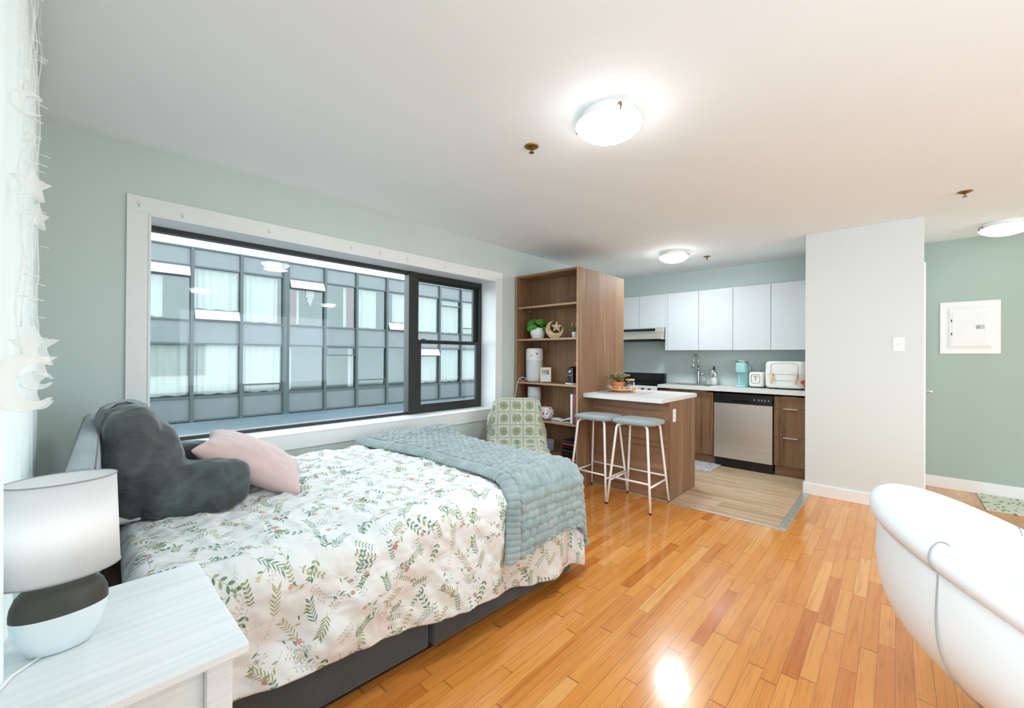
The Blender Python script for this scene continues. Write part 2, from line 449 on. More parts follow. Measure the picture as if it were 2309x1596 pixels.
# left wall with a long side window behind the curtain
mb = MB(); LY0, LY1, LZ0, LZ1 = -3.3, 2.3, 0.55, 2.25
mb.box(XL-0.2, XL, LY1, YW, 0, H); mb.box(XL-0.2, XL, YS-0.2, LY0, 0, H)
mb.box(XL-0.2, XL, LY0, LY1, 0, LZ0); mb.box(XL-0.2, XL, LY0, LY1, LZ1, H)
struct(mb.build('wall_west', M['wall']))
mb = MB(); QX0, QX1, QZ0, QZ1 = 1.5, 4.5, 0.6, 2.2
mb.box(XL-0.2, QX0, YS-0.15, YS, 0, H); mb.box(QX1, XH+0.2, YS-0.15, YS, 0, H); mb.box(QX0, QX1, YS-0.15, YS, 0, QZ0); mb.box(QX0, QX1, YS-0.15, YS, QZ1, H)
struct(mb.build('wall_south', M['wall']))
w3 = thing('added_fill_window', 'unseen wide window added in the opposite wall for fill light', 'window'); struct(w3); del w3['category']  # out of view, added to throw daylight up at the ceiling
k = MB()
k.ring('y', YS-0.1, YS-0.05, QX0, QX1, QZ0, QZ1, 0.05, 0.05, 0.05, 0.05)
for xx_ in (2.5, 3.5): k.box(xx_, xx_+0.05, YS-0.1, YS-0.05, QZ0+0.05, QZ1-0.05)
k.build('fill_window_frame', M['white'], w3, bevel=0.003)
MB().box(QX0, QX1, YS-0.08, YS-0.074, QZ0, QZ1).build('fill_window_pane', M['glass'], w3)
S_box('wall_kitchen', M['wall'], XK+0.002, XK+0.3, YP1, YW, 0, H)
mb = MB()
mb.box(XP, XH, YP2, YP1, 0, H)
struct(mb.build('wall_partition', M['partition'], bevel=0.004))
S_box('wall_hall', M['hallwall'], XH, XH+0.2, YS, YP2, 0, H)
# baseboards
def base_run(name, x0, x1, y0, y1, h=0.105):
    return struct(MB().box(x0, x1, y0, y1, 0, h).build(name, M['white'], bevel=0.003))
mb = MB(); mb.box(XP-0.014, XP, YP2, YP1+0.014, 0, 0.105); mb.box(XP, XP+0.42, YP1, YP1+0.014, 0, 0.105)
struct(mb.build('baseboard_partition', M['white'], bevel=0.003))
base_run('baseboard_hall', XH-0.014, XH, YS, YP2, 0.115)
base_run('baseboard_north', XL, 3.30, YW-0.014, YW, 0.105)
base_run('baseboard_south', XL, XH, YS, YS+0.014)
# window casing (flat boards) and reveal
cw = 0.09
mb = MB()
mb.box(WX0-cw, WX1+cw, YW-0.018, YW, WZ1, WZ1+cw); mb.box(WX0-cw, WX1+cw, YW-0.018, YW, WZ0-0.1, WZ0)
mb.box(WX0-cw, WX0, YW-0.018, YW, WZ0, WZ1); mb.box(WX1, WX1+cw, YW-0.018, YW, WZ0, WZ1)
struct(mb.build('trim_window_casing', M['white'], bevel=0.0015))
mb = MB(); t_ = 0.012
mb.box(WX0, WX1, YW-0.022, WY, WZ0, WZ0+t_); mb.box(WX0, WX1, YW-0.022, WY, WZ1-t_, WZ1)
mb.box(WX0, WX0+t_, YW-0.022, WY, WZ0+t_, WZ1-t_); mb.box(WX1-t_, WX1, YW-0.022, WY, WZ0+t_, WZ1-t_)
struct(mb.build('trim_window_reveal', M['white'], bevel=0.002))
# metal transition strips with screws
mb = MB()
mb.box(3.632, 3.672, 0.60, 2.26, 0.0, 0.006); struct(mb.build('trim_1', plain('aluminium_strip', rgb(205, 205, 198), 0.4, metal=0.6), bevel=0.002))
mb = MB(); mb.box(3.672, 4.766, 0.595, 0.655, 0.0, 0.006)
struct(mb.build('trim_2', plain('aluminium_strip_wide', rgb(190, 194, 184), 0.38, metal=0.6), bevel=0.002))
scr = MB()
for i in range(11): scr.cyl((3.652, 0.64+i*0.155), 0.004, 0.006, 0.0068, 8)
for i in range(9): scr.cyl((3.74+i*0.125, 0.615), 0.005, 0.006, 0.0068, 8)
struct(scr.build('trim_3', M['black']))

# ---- main window
win = thing('window_1', 'wide black framed window of one fixed pane beside a double hung sash', 'window'); struct(win)
del win['category']
fr = MB(); y0, y1 = WY, WY+0.07
g = 0.028
fr.ring('y', y0, y1, WX0+t_, 2.155, WZ0+t_, WZ1-t_, 0.02, 0.0, g, 0.026)
fr.box(2.155, 2.215, y0-0.012, y1, WZ0+t_, WZ1-t_)     # mullion, blade towards the room
fr.build('fixed_frame', M['black_frame'], win, bevel=0.003)
MB().box(WX0+t_, 2.16, WY+0.03, WY+0.036, WZ0+t_, WZ1-t_).build('fixed_pane', M['glass'], win)
o = MB(); X0, X1, Z0, Z1 = 2.215, WX1-t_, WZ0+t_, WZ1-t_
o.ring('y', y0-0.005, y1, X0, X1, Z0, Z1, 0.05, 0.035, 0.05, 0.055)
o.build('sash_frame', M['black_frame'], win, bevel=0.004)
def sash(name, a0, a1, b0, b1, y, wl, wr, wt, wb):
    k = MB(); k.ring('y', y, y+0.03, a0, a1, b0, b1, wl, wr, wt, wb)
    s_ = k.build(name, M['black_frame'], win, bevel=0.004)
    MB().box(a0+wl, a1-wr, y+0.012, y+0.018, b0+wb, b1-wt).build('sash_pane', M['glass'], s_)
    return s_
zm = 1.41
sash('upper_sash', X0+0.045, X1-0.03, zm-0.01, Z1-0.045, WY+0.035, 0.03, 0.055, 0.03, 0.035)
sash('lower_sash', X0+0.045, X1-0.03, Z0+0.05, zm+0.02, WY-0.002, 0.04, 0.045, 0.035, 0.035)
MB().box(2.30, 2.34, WY-0.012, WY, zm+0.02, zm+0.03).build('sash_lock', M['black'], win)
# ---- side window behind the curtain
sw = thing('window_2', 'side window behind the sheer curtain', 'window'); struct(sw); del sw['category']
k = MB(); sx = XL-0.12
k.ring('x', sx, sx+0.05, LY0, LY1, LZ0, LZ1, 0.05, 0.05, 0.05, 0.05)
for yy in (-1.95, -0.6, 0.8): k.box(sx, sx+0.05, yy, yy+0.05, LZ0+0.05, LZ1-0.05)
k.build('side_frame', M['black_frame'], sw, bevel=0.003)
MB().box(sx+0.02, sx+0.026, LY0, LY1, LZ0, LZ1).build('side_pane', M['glass'], sw)

# ---- hall door in the end of the partition
dr = thing('door_1', 'white door in the side of the partition', 'door'); struct(dr); del dr['category']
k = MB(); k.box(5.02, 5.86, YP2-0.004, YP2+0.0, 0, 2.03); k.build('door_leaf', M['white'], dr, bevel=0.001)
k = MB(); k.box(4.95, 5.02, YP2-0.016, YP2-0.0002, 0, 2.03); k.box(5.84, 5.90, YP2-0.016, YP2-0.0002, 0, 2.03); k.box(4.95, 5.9, YP2-0.016, YP2-0.0002, 2.03, 2.10)
k.build('door_casing', M['white'], dr, bevel=0.002)
k = MB(); k.tube([(5.09, YP2, 1.0), (5.09, YP2-0.055, 1.0)], 0.011); k.tube([(5.09, YP2-0.052, 1.0), (5.20, YP2-0.052, 1.0)], 0.010)
k.build('door_handle', M['chrome'], dr)

# ================================================================ OUTSIDE
M['spandrel'] = plain('grey_spandrel_panel', rgb(80, 88, 88), 0.3, nz=0.08, nscale=3)
M['facade_bar'] = plain('dark_green_mullion', rgb(40, 54, 54), 0.5)
def facade_glass():
    t = NT('facade_window_glass'); nt = t.t; nt.nodes.remove(t.b)
    tr = t.n('ShaderNodeBsdfTransparent'); tr.inputs[0].default_value = rgb(240, 241, 239)
    gl = t.n('ShaderNodeBsdfGlossy'); gl.inputs[0].default_value = (0.30, 0.34, 0.34, 1); gl.inputs['Roughness'].default_value = 0.05
    mx = t.n('ShaderNodeMixShader'); mx.inputs[0].default_value = 0.16
    t.l(tr, 0, mx, 1); t.l(gl, 0, mx, 2); t.l(mx, 0, t.out, 0)
    return t.m
M['fglass'] = facade_glass()
def dark_room():  # rooms' dimness put into the shell colour, with brick-like reflection streaks
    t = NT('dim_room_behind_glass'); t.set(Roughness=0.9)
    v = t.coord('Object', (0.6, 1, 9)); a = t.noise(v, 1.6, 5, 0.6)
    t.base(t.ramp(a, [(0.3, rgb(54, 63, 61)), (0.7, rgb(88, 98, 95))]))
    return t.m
M['dim'] = dark_room()
M['net'] = plain('white_net_curtain', rgb(186, 191, 189), 0.9, nz=0.02)
M['red_curtain'] = plain('red_curtain', rgb(112, 42, 44), 0.9, nz=0.1)
M['milk'] = plain('milky_vent_glass', rgb(134, 140, 144), 0.2, nz=0.01)
FY = 18.0
EX = [-2.9, -1.42, 0.06, 1.55, 3.03, 4.51, 5.98, None, 6.12, 7.61, 9.03, 10.55, 12.17, 13.69, 15.17, 16.7, 18.2, 19.7]
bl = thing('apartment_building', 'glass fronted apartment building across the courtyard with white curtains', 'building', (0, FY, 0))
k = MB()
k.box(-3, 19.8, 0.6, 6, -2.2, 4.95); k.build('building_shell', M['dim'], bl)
k = MB()
for a, b in ((1.66, 2.43), (4.36, 4.98), (-1.02, -0.25)):
    k.box(-3, 19.8, 0.0, 0.12, a, b)
k.build('spandrel_band', M['spandrel'], bl)
k = MB()
for e in EX:
    if e is not None: k.box(e-0.05, e+0.05, -0.1, 0.15, -1.1, 5.0)
for z in (1.64, 2.45, 4.34, 4.98, -0.24, -1.04): k.box(-2.99, 19.79, -0.06, 0.125, z-0.03, z+0.03)
k.box(5.97, 6.13, -0.12, 0.16, -1.11, 5.01)
k.build('mullion_grid', M['facade_bar'], bl)
def folds(x0, x1, z0, z1, y, amp=0.035, lean=0.0):
    n = max(8, int((x1-x0)*34)); P = []
    for i in range(n+1):
        u = i/n; x = x0+(x1-x0)*u
        P.append([(x+lean*(1-t)*(x1-x0), y-0.14+amp*math.sin(u*(x1-x0)*26+3*math.sin(u*5)), z0+(z1-z0)*t + (0.02*math.sin(u*14) if t == 0 else 0)) for t in (0, 0.25, 0.5, 0.75, 1)])
    return P
bays = [(EX[i], EX[i+1]) for i in range(len(EX)-1) if EX[i] is not None and EX[i+1] is not None]
# per bay: (upper curtains, upper vent, lower curtains, lower vent); curtains are (from, to, colour), vents 'top'/'bottom' + open flag
full = [(0.03, 0.97, 'net')]
SPEC = {3: ([(0.0, 0.48, 'net')], ('top', 1), full, None), 4: (full, ('bottom', 1), full, None), 5: ([(0.03, 0.9, 'net')], None, full, ('bottom', 0)),
        6: ([(0.0, 0.24, 'red_curtain'), (0.22, 0.32, 'net')], ('top', 1), [(0.0, 0.12, 'net')], None),
        7: ([(0.62, 0.75, 'net'), (0.74, 1.0, 'red_curtain')], None, [(0.8, 0.98, 'net')], ('top', 0)),
        8: ([(0.02, 0.7, 'net')], None, [], ('bottom', 0)), 9: ([(0.22, 0.85, 'net')], ('bottom', 1), [(0.76, 1.0, 'net')], None),
        10: (full, None, full, ('top', 1)), 11: (full, ('top', 0), full, None), 12: (full, ('bottom', 0), full, None), 13: (full, None, full, None)}
for bi, (x0, x1) in enumerate(bays):
    sp = SPEC.get(bi, (full, None, full, None))
    for (z0, z1, cur, vent) in ((2.48, 4.31, sp[0], sp[1]), (-0.21, 1.61, sp[2], sp[3])):
        xa, xb = x0+0.05, x1-0.05
        w_ = MB().box(xa, xb, 0.02, 0.035, z0, z1).build('window', M['fglass'], bl)
        hv = 0.36
        for (a, b, mt) in cur:
            za = z0+0.05+(hv if (vent and vent[1] and vent[0] == 'bottom') else 0)
            zb = z1-0.05-(hv if (vent and vent[1] and vent[0] == 'top') else 0)
            MB().grid(folds(xa+(xb-xa)*a, xa+(xb-xa)*b, za, zb, 0.30, lean=0.04 if mt == 'red_curtain' else 0.0), smooth=True).build('curtain', M[mt], w_)
        if vent:
            zc = z1-hv if vent[0] == 'top' else z0
            f_ = MB()
            f_.ring('y', -0.05, 0.05, xa+0.001, xb-0.001, zc-0.02, zc+hv, 0.05, 0.05, 0.05, 0.05)
            f_.build('vent_frame', M['facade_bar'], w_)
            if vent[1]:
                MT = Matrix.Translation(((xa+xb)/2, -0.12, zc+hv/2)) @ Matrix.Rotation(math.radians(-24), 4, 'X')
                MB().obox(MT, (xb-xa)/2-0.02, 0.012, hv/2).build('vent_pane', M['milk'], w_)
# hanging ornament in one window
k = MB(); rs = random.Random(3)
for i in range(11):
    x = 6.83+i*0.03; n_ = 6+int(5*(1-abs(i-5)/5.0))
    for j in range(n_): k.ell((x, -0.01, 4.05-j*0.075), 0.014, 0.008, 0.03, 6, 4)
k.box(6.80, 7.16, -0.02, 0.0, 4.08, 4.10)
k.build('window_ornament', M['net'], bl)
def gravel():
    t = NT('grey_gravel_roofing'); t.set(Roughness=0.9)
    a = t.noise(t.coord('Object'), 22, 4); b = t.noise(t.coord('Object'), 0.5, 3)
    t.base(t.mix(0.4, t.ramp(a, [(0.35, rgb(52, 66, 71)), (0.65, rgb(72, 88, 94))]), t.ramp(b, [(0.4, rgb(48, 64, 72)), (0.6, rgb(74, 92, 99))])))
    return t.m
struct(MB().box(-30, 50, 3.9, 24, -1.35, -1.1).build('roof_terrace', gravel()))
# ================================================================ SOFT-GOODS HELPERS
def vnoise(x, y, seed=0):
    """smooth 2-D value noise on arrays"""
    xi = np.floor(x).astype(int); yi = np.floor(y).astype(int); xf = x-xi; yf = y-yi
    def h(a, b):
        n = (a*374761393 + b*668265263 + seed*1442695041) & 0x7fffffff
        n = ((n ^ (n >> 13))*1274126177) & 0x7fffffff
        return ((n ^ (n >> 16)) & 0xffff)/65535.0*2-1
    u = xf*xf*(3-2*xf); v = yf*yf*(3-2*yf)
    return (h(xi, yi)*(1-u)+h(xi+1, yi)*u)*(1-v) + (h(xi, yi+1)*(1-u)+h(xi+1, yi+1)*u)*v
def fbm(x, y, o=4, seed=0):
    r = 0; a = 1.0; t = 0
    for i in range(o):
        r = r+a*vnoise(x*2**i, y*2**i, seed+i*17); t += a; a *= 0.5
    return r/t
def normals(P):
    du = np.gradient(P, axis=0); dv = np.gradient(P, axis=1)
    n = np.cross(du, dv); return n/(np.linalg.norm(n, axis=2, keepdims=True)+1e-9)
def grid_obj(name, P, mat, parent=None, uv=None, flip=False):
    nu, nv = P.shape[:2]
    me = bpy.data.meshes.new(name)
    idx = np.arange(nu*nv).reshape(nu, nv)
    a, b, c, d = idx[:-1, :-1], idx[1:, :-1], idx[1:, 1:], idx[:-1, 1:]
    q = np.stack([a, d, c, b] if flip else [a, b, c, d], -1).reshape(-1, 4)
    me.vertices.add(nu*nv); me.vertices.foreach_set('co', P.astype(np.float32).ravel())
    me.loops.add(q.size); me.loops.foreach_set('vertex_index', q.astype(np.int32).ravel())
    me.polygons.add(len(q)); me.polygons.foreach_set('loop_start', np.arange(0, q.size, 4, dtype=np.int32))
    me.polygons.foreach_set('loop_total', np.full(len(q), 4, dtype=np.int32)); me.polygons.foreach_set('use_smooth', np.ones(len(q), dtype=bool))
    me.update(calc_edges=True)
    if uv is not None:
        ul = me.uv_layers.new(name='UVMap'); ul.data.foreach_set('uv', uv.reshape(-1, 2)[q.ravel()].astype(np.float32).ravel())
    me.validate()
    o = bpy.data.objects.new(name, me); COL.objects.link(o); me.materials.append(mat)
    if parent is not None: o.parent = parent
    return o
def solidify(o, t, off=-1.0):
    s_ = o.modifiers.new('thickness', 'SOLIDIFY'); s_.thickness = t; s_.offset = off; return o

# ================================================================ BED
BO = (0.09, 1.525); BA = math.radians(-3.0)
BL, BWd = 1.99, 1.40
bed = thing('bed', 'double bed with charcoal upholstered drawer base and blue grey headboard under the window', 'bed', (BO[0], BO[1], 0), BA)
k = MB(); k.box(0.02, BL-0.02, 0.03, BWd-0.02, 0.0, 0.045); k.build('plinth', M['black'], bed, bevel=0.004)
k = MB(); k.box(0.0, BL, 0.02, BWd, 0.04, 0.36); k.build('base', M['charcoal'], bed, bevel=0.012)
k = MB(); k.box(0.06, 0.985, -0.005, 0.05, 0.035, 0.33); k.build('drawer', M['charcoal'], bed, bevel=0.01)
k = MB(); k.box(1.0, BL-0.04, -0.018, 0.05, 0.035, 0.33); k.build('drawer', M['charcoal'], bed, bevel=0.01)
k = MB(); k.box(BL-0.05, BL+0.02, 0.06, 0.14, 0.0, 0.05); k.build('foot', M['black'], bed, bevel=0.004)
k = MB(); k.box(0.05, BL-0.01, 0.04, BWd-0.01, 0.36, 0.57); mt_ = k.build('mattress', M['beige'], bed, bevel=0.05, seg=4)
# side board at the head, seen in the gap between headboard and duvet
MB().box(-0.02, 0.06, 0.03, BWd, 0.30, 0.47).build('side_board', wood('grey_brown_board', rgb(96, 78, 66), rgb(128, 106, 92), rgb(150, 128, 112), 'y'), bed, bevel=0.005)
# headboard: padded slab, thicker below, in the bed's frame
def hb_profile(n=40):
    pts = []
    for z, xb, xf in ((0.0, -0.098, -0.030), (0.3, -0.098, -0.028), (0.62, -0.099, -0.024), (0.80, -0.097, -0.024), (0.90, -0.095, -0.026), (0.950, -0.093, -0.029), (0.975, -0.090, -0.033), (0.988, -0.080, -0.042)):
        pts.append((z, xb, xf))
    return pts
pr = hb_profile(); ring = [(a[1], a[0]) for a in pr] + [(a[2], a[0]) for a in reversed(pr)]
ys = [0.0, 0.012, 0.03] + list(np.linspace(0.1, BWd-0.1, 14)) + [BWd-0.03, BWd-0.012, BWd]
P = []
for y in ys:
    e = min(y, BWd-y); s_ = 0.80 if e < 0.001 else (0.96 if e < 0.02 else 1.0)
    cx_ = -0.062
    P.append([(cx_+(x-cx_)*s_, y, z if z < 0.9 else 0.9+(z-0.9)*(0.93 if e < 0.001 else 1)) for x, z in ring])
k = MB(); k.grid(P, smooth=True)
n_ = len(ring); k.f.append(tuple(range(n_))); k.sm.append(False); k.f.append(tuple((len(ys)-1)*n_+i for i in range(n_))[::-1]); k.sm.append(False)
hb = k.build('headboard', M['headboard'], bed)
for f_, zz_ in ((-0.090, 0.975), (-0.033, 0.975)):
    MB().tube([(f_, 0.004, 0.1), (f_, 0.002, 0.6), (f_, 0.003, 0.93), (f_, 0.02, zz_)]+[(f_, y, zz_) for y in np.linspace(0.08, BWd-0.08, 12)]+[(f_, BWd-0.02, zz_), (f_, BWd-0.003, 0.9), (f_, BWd-0.002, 0.1)], 0.0026, 6).build('piping', M['charcoal'], hb)

# ---------------------------------------------------------------- duvet with a botanical print
def botanical(N=1536):
    rs = np.random.default_rng(11)
    A = np.ones((N, N, 3), dtype=np.float32)*np.array([226, 229, 229])/255.0
    px = N/0.80      # pixels per metre
    yy0, xx0 = np.mgrid[-60:61, -60:61]
    def blob(cx, cy, a, b, ang, col, alpha=0.92, point=1.0):
        R = int(min(60, max(a, b)*px+3)); xx = xx0[60-R:61+R, 60-R:61+R]; yy = yy0[60-R:61+R, 60-R:61+R]
        X, Y = cx*px, cy*px; ix, iy = int(X), int(Y); dx = xx-(X-ix); dy = yy-(Y-iy)
        u = (dx*math.cos(ang)+dy*math.sin(ang))/(a*px); v = (-dx*math.sin(ang)+dy*math.cos(ang))/(b*px)
        d = np.abs(v)/(np.clip(1-u*u, 1e-3, 1)**(0.5*point+0.5))
        m = np.clip((1-d)*b*px+0.5, 0, 1)*(np.abs(u) < 1)*alpha
        rr = (iy+np.arange(-R, R+1)) % N; cc = (ix+np.arange(-R, R+1)) % N
        sub = A[np.ix_(rr, cc)]; A[np.ix_(rr, cc)] = sub*(1-m[..., None])+np.array(col)*m[..., None]
    def line(pts, w, col):
        for (x0, y0), (x1, y1) in zip(pts[:-1], pts[1:]):
            L = math.hypot(x1-x0, y1-y0); n = max(1, int(L/0.004))
            for i in range(n):
                t = (i+0.5)/n; blob(x0+(x1-x0)*t, y0+(y1-y0)*t, 0.0038, w, math.atan2(y1-y0, x1-x0), col, 0.8, 0)
    G = [(72, 118, 94), (96, 136, 108), (128, 144, 100), (142, 166, 146), (92, 132, 118), (156, 158, 112)]
    Pk = [(196, 120, 118), (212, 150, 146)]; Ye = [(214, 196, 150), (222, 206, 168)]; Lg = [(172, 190, 180), (196, 172, 170), (158, 178, 164)]
    c = lambda L: tuple(q/255.0 for q in L[rs.integers(len(L))])
    cells = 6
    for gi in range(cells):
        for gj in range(cells):
            for rep in range(4):
                cx = (gi+rs.uniform(0.1, 0.9))*0.80/cells; cy = (gj+rs.uniform(0.1, 0.9))*0.80/cells
                ang = rs.uniform(0, 2*PI); kind = rs.integers(0, 6); L = rs.uniform(0.07, 0.12); curv = rs.uniform(-4, 4)
                pts = []; x, y, a = cx, cy, ang
                for s_ in range(14): pts.append((x, y, a)); x += math.cos(a)*L/13; y += math.sin(a)*L/13; a += curv*L/13
                g = c(G) if kind in (0, 1, 2, 4) else c(Lg)
                line([(p[0], p[1]) for p in pts], 0.0007, g)
                if kind == 0:            # fern of paired small leaves
                    for i in range(2, 14, 2):
                        for sd in (-1, 1):
                            p = pts[i]; aa = p[2]+sd*1.0; l = 0.0075
                            blob(p[0]+math.cos(aa)*l, p[1]+math.sin(aa)*l, 0.0072, 0.0030, aa, g)
                elif kind == 1:          # large leaves
                    for i in (3, 6, 9, 12):
                        for sd in (-1, 1):
                            p = pts[i]; aa = p[2]+sd*0.8; l = 0.013
                            blob(p[0]+math.cos(aa)*l, p[1]+math.sin(aa)*l, 0.0115, 0.0050, aa, c(G))
                elif kind == 2:          # long willow leaves
                    for i in (2, 4, 6, 8, 10, 12, 13):
                        for sd in (-1, 1):
                            p = pts[i]; aa = p[2]+sd*0.65; l = 0.014
                            blob(p[0]+math.cos(aa)*l, p[1]+math.sin(aa)*l, 0.0145, 0.0022, aa, g)
                elif kind == 3:          # berries on twigs
                    for i in range(3, 14, 2):
                        for sd in (-1, 1):
                            p = pts[i]; aa = p[2]+sd*0.9; l = rs.uniform(0.012, 0.022); q = (p[0]+math.cos(aa)*l, p[1]+math.sin(aa)*l)
                            line([(p[0], p[1]), q], 0.0005, g); blob(q[0], q[1], 0.0034, 0.0034, 0, c(Lg))
                            blob(p[0]+math.cos(aa)*l*0.6, p[1]+math.sin(aa)*l*0.6+0.003, 0.0026, 0.0026, 0, g)
                elif kind == 4:          # flower on the stem
                    for i in (4, 7, 10):
                        sd = 1 if i % 2 else -1; p = pts[i]; aa = p[2]+sd*0.7
                        blob(p[0]+math.cos(aa)*0.011, p[1]+math.sin(aa)*0.011, 0.0105, 0.0035, aa, c(G))
                    p = pts[-1]; pc = c(Pk) if rs.random() < 0.7 else c(Ye); big = rs.uniform(0.004, 0.0062)
                    for q in range(5):
                        aa = q*2*PI/5+p[2]; blob(p[0]+math.cos(aa)*big, p[1]+math.sin(aa)*big, big, big*0.72, aa, pc, 0.9, 0)
                    blob(p[0], p[1], 0.0018, 0.0018, 0, c(Ye))
                else:                    # pale spray
                    for i in range(4, 14, 2):
                        for sd in (-1, 1):
                            p = pts[i]; aa = p[2]+sd*0.8; l = 0.010
                            line([(p[0], p[1]), (p[0]+math.cos(aa)*l, p[1]+math.sin(aa)*l)], 0.0006, c(Lg) if rs.random() < .5 else g)
                            blob(p[0]+math.cos(aa)*l, p[1]+math.sin(aa)*l, 0.0028, 0.002, aa, c(Pk) if i % 5 == 0 else c(Ye))
    return A
img = np_image('botanical_print', botanical())
def duvet_mat():
    t = NT('white_cotton_botanical_print'); t.set(Roughness=0.85, Sheen_Weight=0.15)
    uv = t.n('ShaderNodeUVMap'); mp = t.n('ShaderNodeMapping'); mp.inputs['Scale'].default_value = (1/0.70, 1/0.70, 1)
    t.l(uv, 0, mp, 0); im = t.n('ShaderNodeTexImage'); im.image = img; im.interpolation = 'Cubic'; t.l(mp, 0, im, 0)
    t.base(im.outputs[0])
    t.bump(t.noise(t.coord('Object'), 60, 3), 0.12, 0.004)
    return t.m
RR = 0.085; TOP = 0.612
X_END, Y_NEAR, Y_FAR = BL+0.035, -0.035, BWd+0.0
def drape(u, v, lift=0.0, R=RR, flare=0.05, disc=True, top=TOP):
    """flat cloth position (u along the bed, v across it, bed frame) to its place over the mattress edges"""
    xe, ye = X_END-R, Y_NEAR+R
    du = np.maximum(0, u-xe); dv = np.maximum(0, ye-v)
    if disc:
        mx = np.maximum(du, dv); hy = np.hypot(du, dv)+1e-9; q = mx; nx, ny = du/hy, dv/hy
    else:
        q = np.hypot(du, dv); nx, ny = du/(q+1e-9), dv/(q+1e-9)
    Rr = R+lift
    ql = R*PI/2
    hor = np.where(q < ql, Rr*np.sin(np.minimum(q, ql)/R), Rr+flare*(q-ql))
    ver = np.where(q < ql, Rr*(1-np.cos(np.minimum(q, ql)/R)), Rr+(q-ql))
    X = np.minimum(u, xe)+nx*hor; Y = np.maximum(v, ye)-ny*hor; Z = top+lift-ver
    return np.stack([X, Y, Z], -1), q
NU, NV = 380, 300
fu = np.linspace(0, 1, NU)[:, None]*np.ones((1, NV)); fv = np.linspace(0, 1, NV)[None, :]*np.ones((NU, 1))
uu0 = 0.03
# drop below the arc start along the near side, and at the foot
xe, ye = X_END-RR, Y_NEAR+RR
Dn = 0.395; Dc = 0.585
ulen = (xe-uu0)+Dc
u = uu0+fu*ulen
tt = np.clip((u-uu0)/(xe-uu0), 0, 1)
Dv = Dn+(Dc-Dn)*tt**1.15 + 0.012*np.sin(u*9)*tt
vtop = Y_FAR
v = vtop-fv*((vtop-ye)+Dv)
P, q = drape(u, v)
# wrinkles: long diagonal ridges, dimples, hanging folds
ridge = 1-np.abs(fbm(u*3.2+v*1.5, v*8.0-u*2.2, 4, 5))*2
w1 = 0.019*ridge*np.exp(-((v-0.75)/0.7)**2)
w2 = 0.011*fbm(u*9, v*9, 3, 9)+0.004*(1-np.abs(fbm(u*14, v*30, 3, 91))*2)
ridge2 = 1-np.abs(fbm(u*2.0-v*2.5, v*3.0+u*7.0, 3, 31))*2
w3 = 0.013*ridge2
sag = 0.018*fbm(u*1.6, v*1.6, 2, 77)
hang = np.clip(q/0.35, 0, 1)
w4 = hang*(0.020*np.sin(u*13+2.5*fbm(u*2, v*1.5, 2, 3)*2)+0.012*fbm(u*7, v*4, 3, 41))
w5 = 0.020*hang*(1-np.abs(fbm((u+v*0.9)*6.0, (u-v)*2.2, 3, 51))*2)
N_ = normals(P)
if N_[NU//2, 10, 2] < 0: N_ = -N_
P = P+N_*((w1+w2+w3)*(1-0.5*hang)+w4+w5)[..., None]
P[..., 2] += sag*(1-hang)
P[..., 2] = np.where(q > 0.02, P[..., 2], np.maximum(P[..., 2], 0.585))
# far side turns down against the wall side of the mattress
edge = np.clip((0.06-(vtop-v))/0.06, 0, 1); P[..., 2] -= 0.07*edge**2
# head end turns down softly
he = np.clip((0.05-(u-uu0))/0.05, 0, 1); P[..., 2] -= 0.05*he**2
P[..., 2] = np.maximum(P[..., 2], 0.03)
uvd = np.stack([u, v+0.3], -1)
dv_o = grid_obj('duvet', P, duvet_mat(), uv=uvd)
solidify(dv_o, 0.006)
dv_o.location = (BO[0], BO[1], 0); dv_o.rotation_euler = (0, 0, BA)
tag(dv_o, 'white duvet printed with green sprigs and pink flowers spread over the bed', 'duvet')

# ---------------------------------------------------------------- chunky knit throw
def knit_mat():
    t = NT('sage_chenille_yarn'); t.set(Roughness=0.95, Sheen_Weight=0.6, Sheen_Roughness=0.5)
    v = t.coord('Object'); a = t.noise(v, 700, 2); b = t.noise(v, 14, 3)
    t.base(t.ramp(t.math('ADD', t.math('MULTIPLY', a, 0.4), t.math('MULTIPLY', b, 0.6)), [(0.35, rgb(126, 146, 148)), (0.65, rgb(160, 178, 179))]))
    t.bump(a, 0.6, 0.003)
    return t.m
NU, NV = 230, 620
u0, u1 = 1.40, 2.13; v1, v0 = 1.44, -0.31
fu = np.linspace(0, 1, NU)[:, None]*np.ones((1, NV)); fv = np.linspace(0, 1, NV)[None, :]*np.ones((NU, 1))
v = v1+(v0-v1)*fv
left = 1.40+0.05*np.sin(v*3.0+0.4)-0.05*np.clip((v-0.9)/0.5, 0, 1)-0.02*np.clip(-v/0.3, 0, 1)
u = left+(u1+0.10-left)*fu
v = v + (0.03*np.sin(fu*PI)-0.05*fu**3)*np.clip((0.1-v)/0.4, 0, 1)        # scalloped lower edge
P, q = drape(u, v, lift=0.022, R=RR+0.02, flare=0.10, disc=False)
N_ = normals(P)
if N_[NU//2, 10, 2] < 0: N_ = -N_
pr_, pu_ = 0.039, 0.047
hh = np.zeros_like(v)
r0 = np.floor(v/pr_)
def hsh(a, b, k): return np.modf(np.abs(np.sin(a*127.1+b*311.7+k*74.7)*43758.5453))[0]
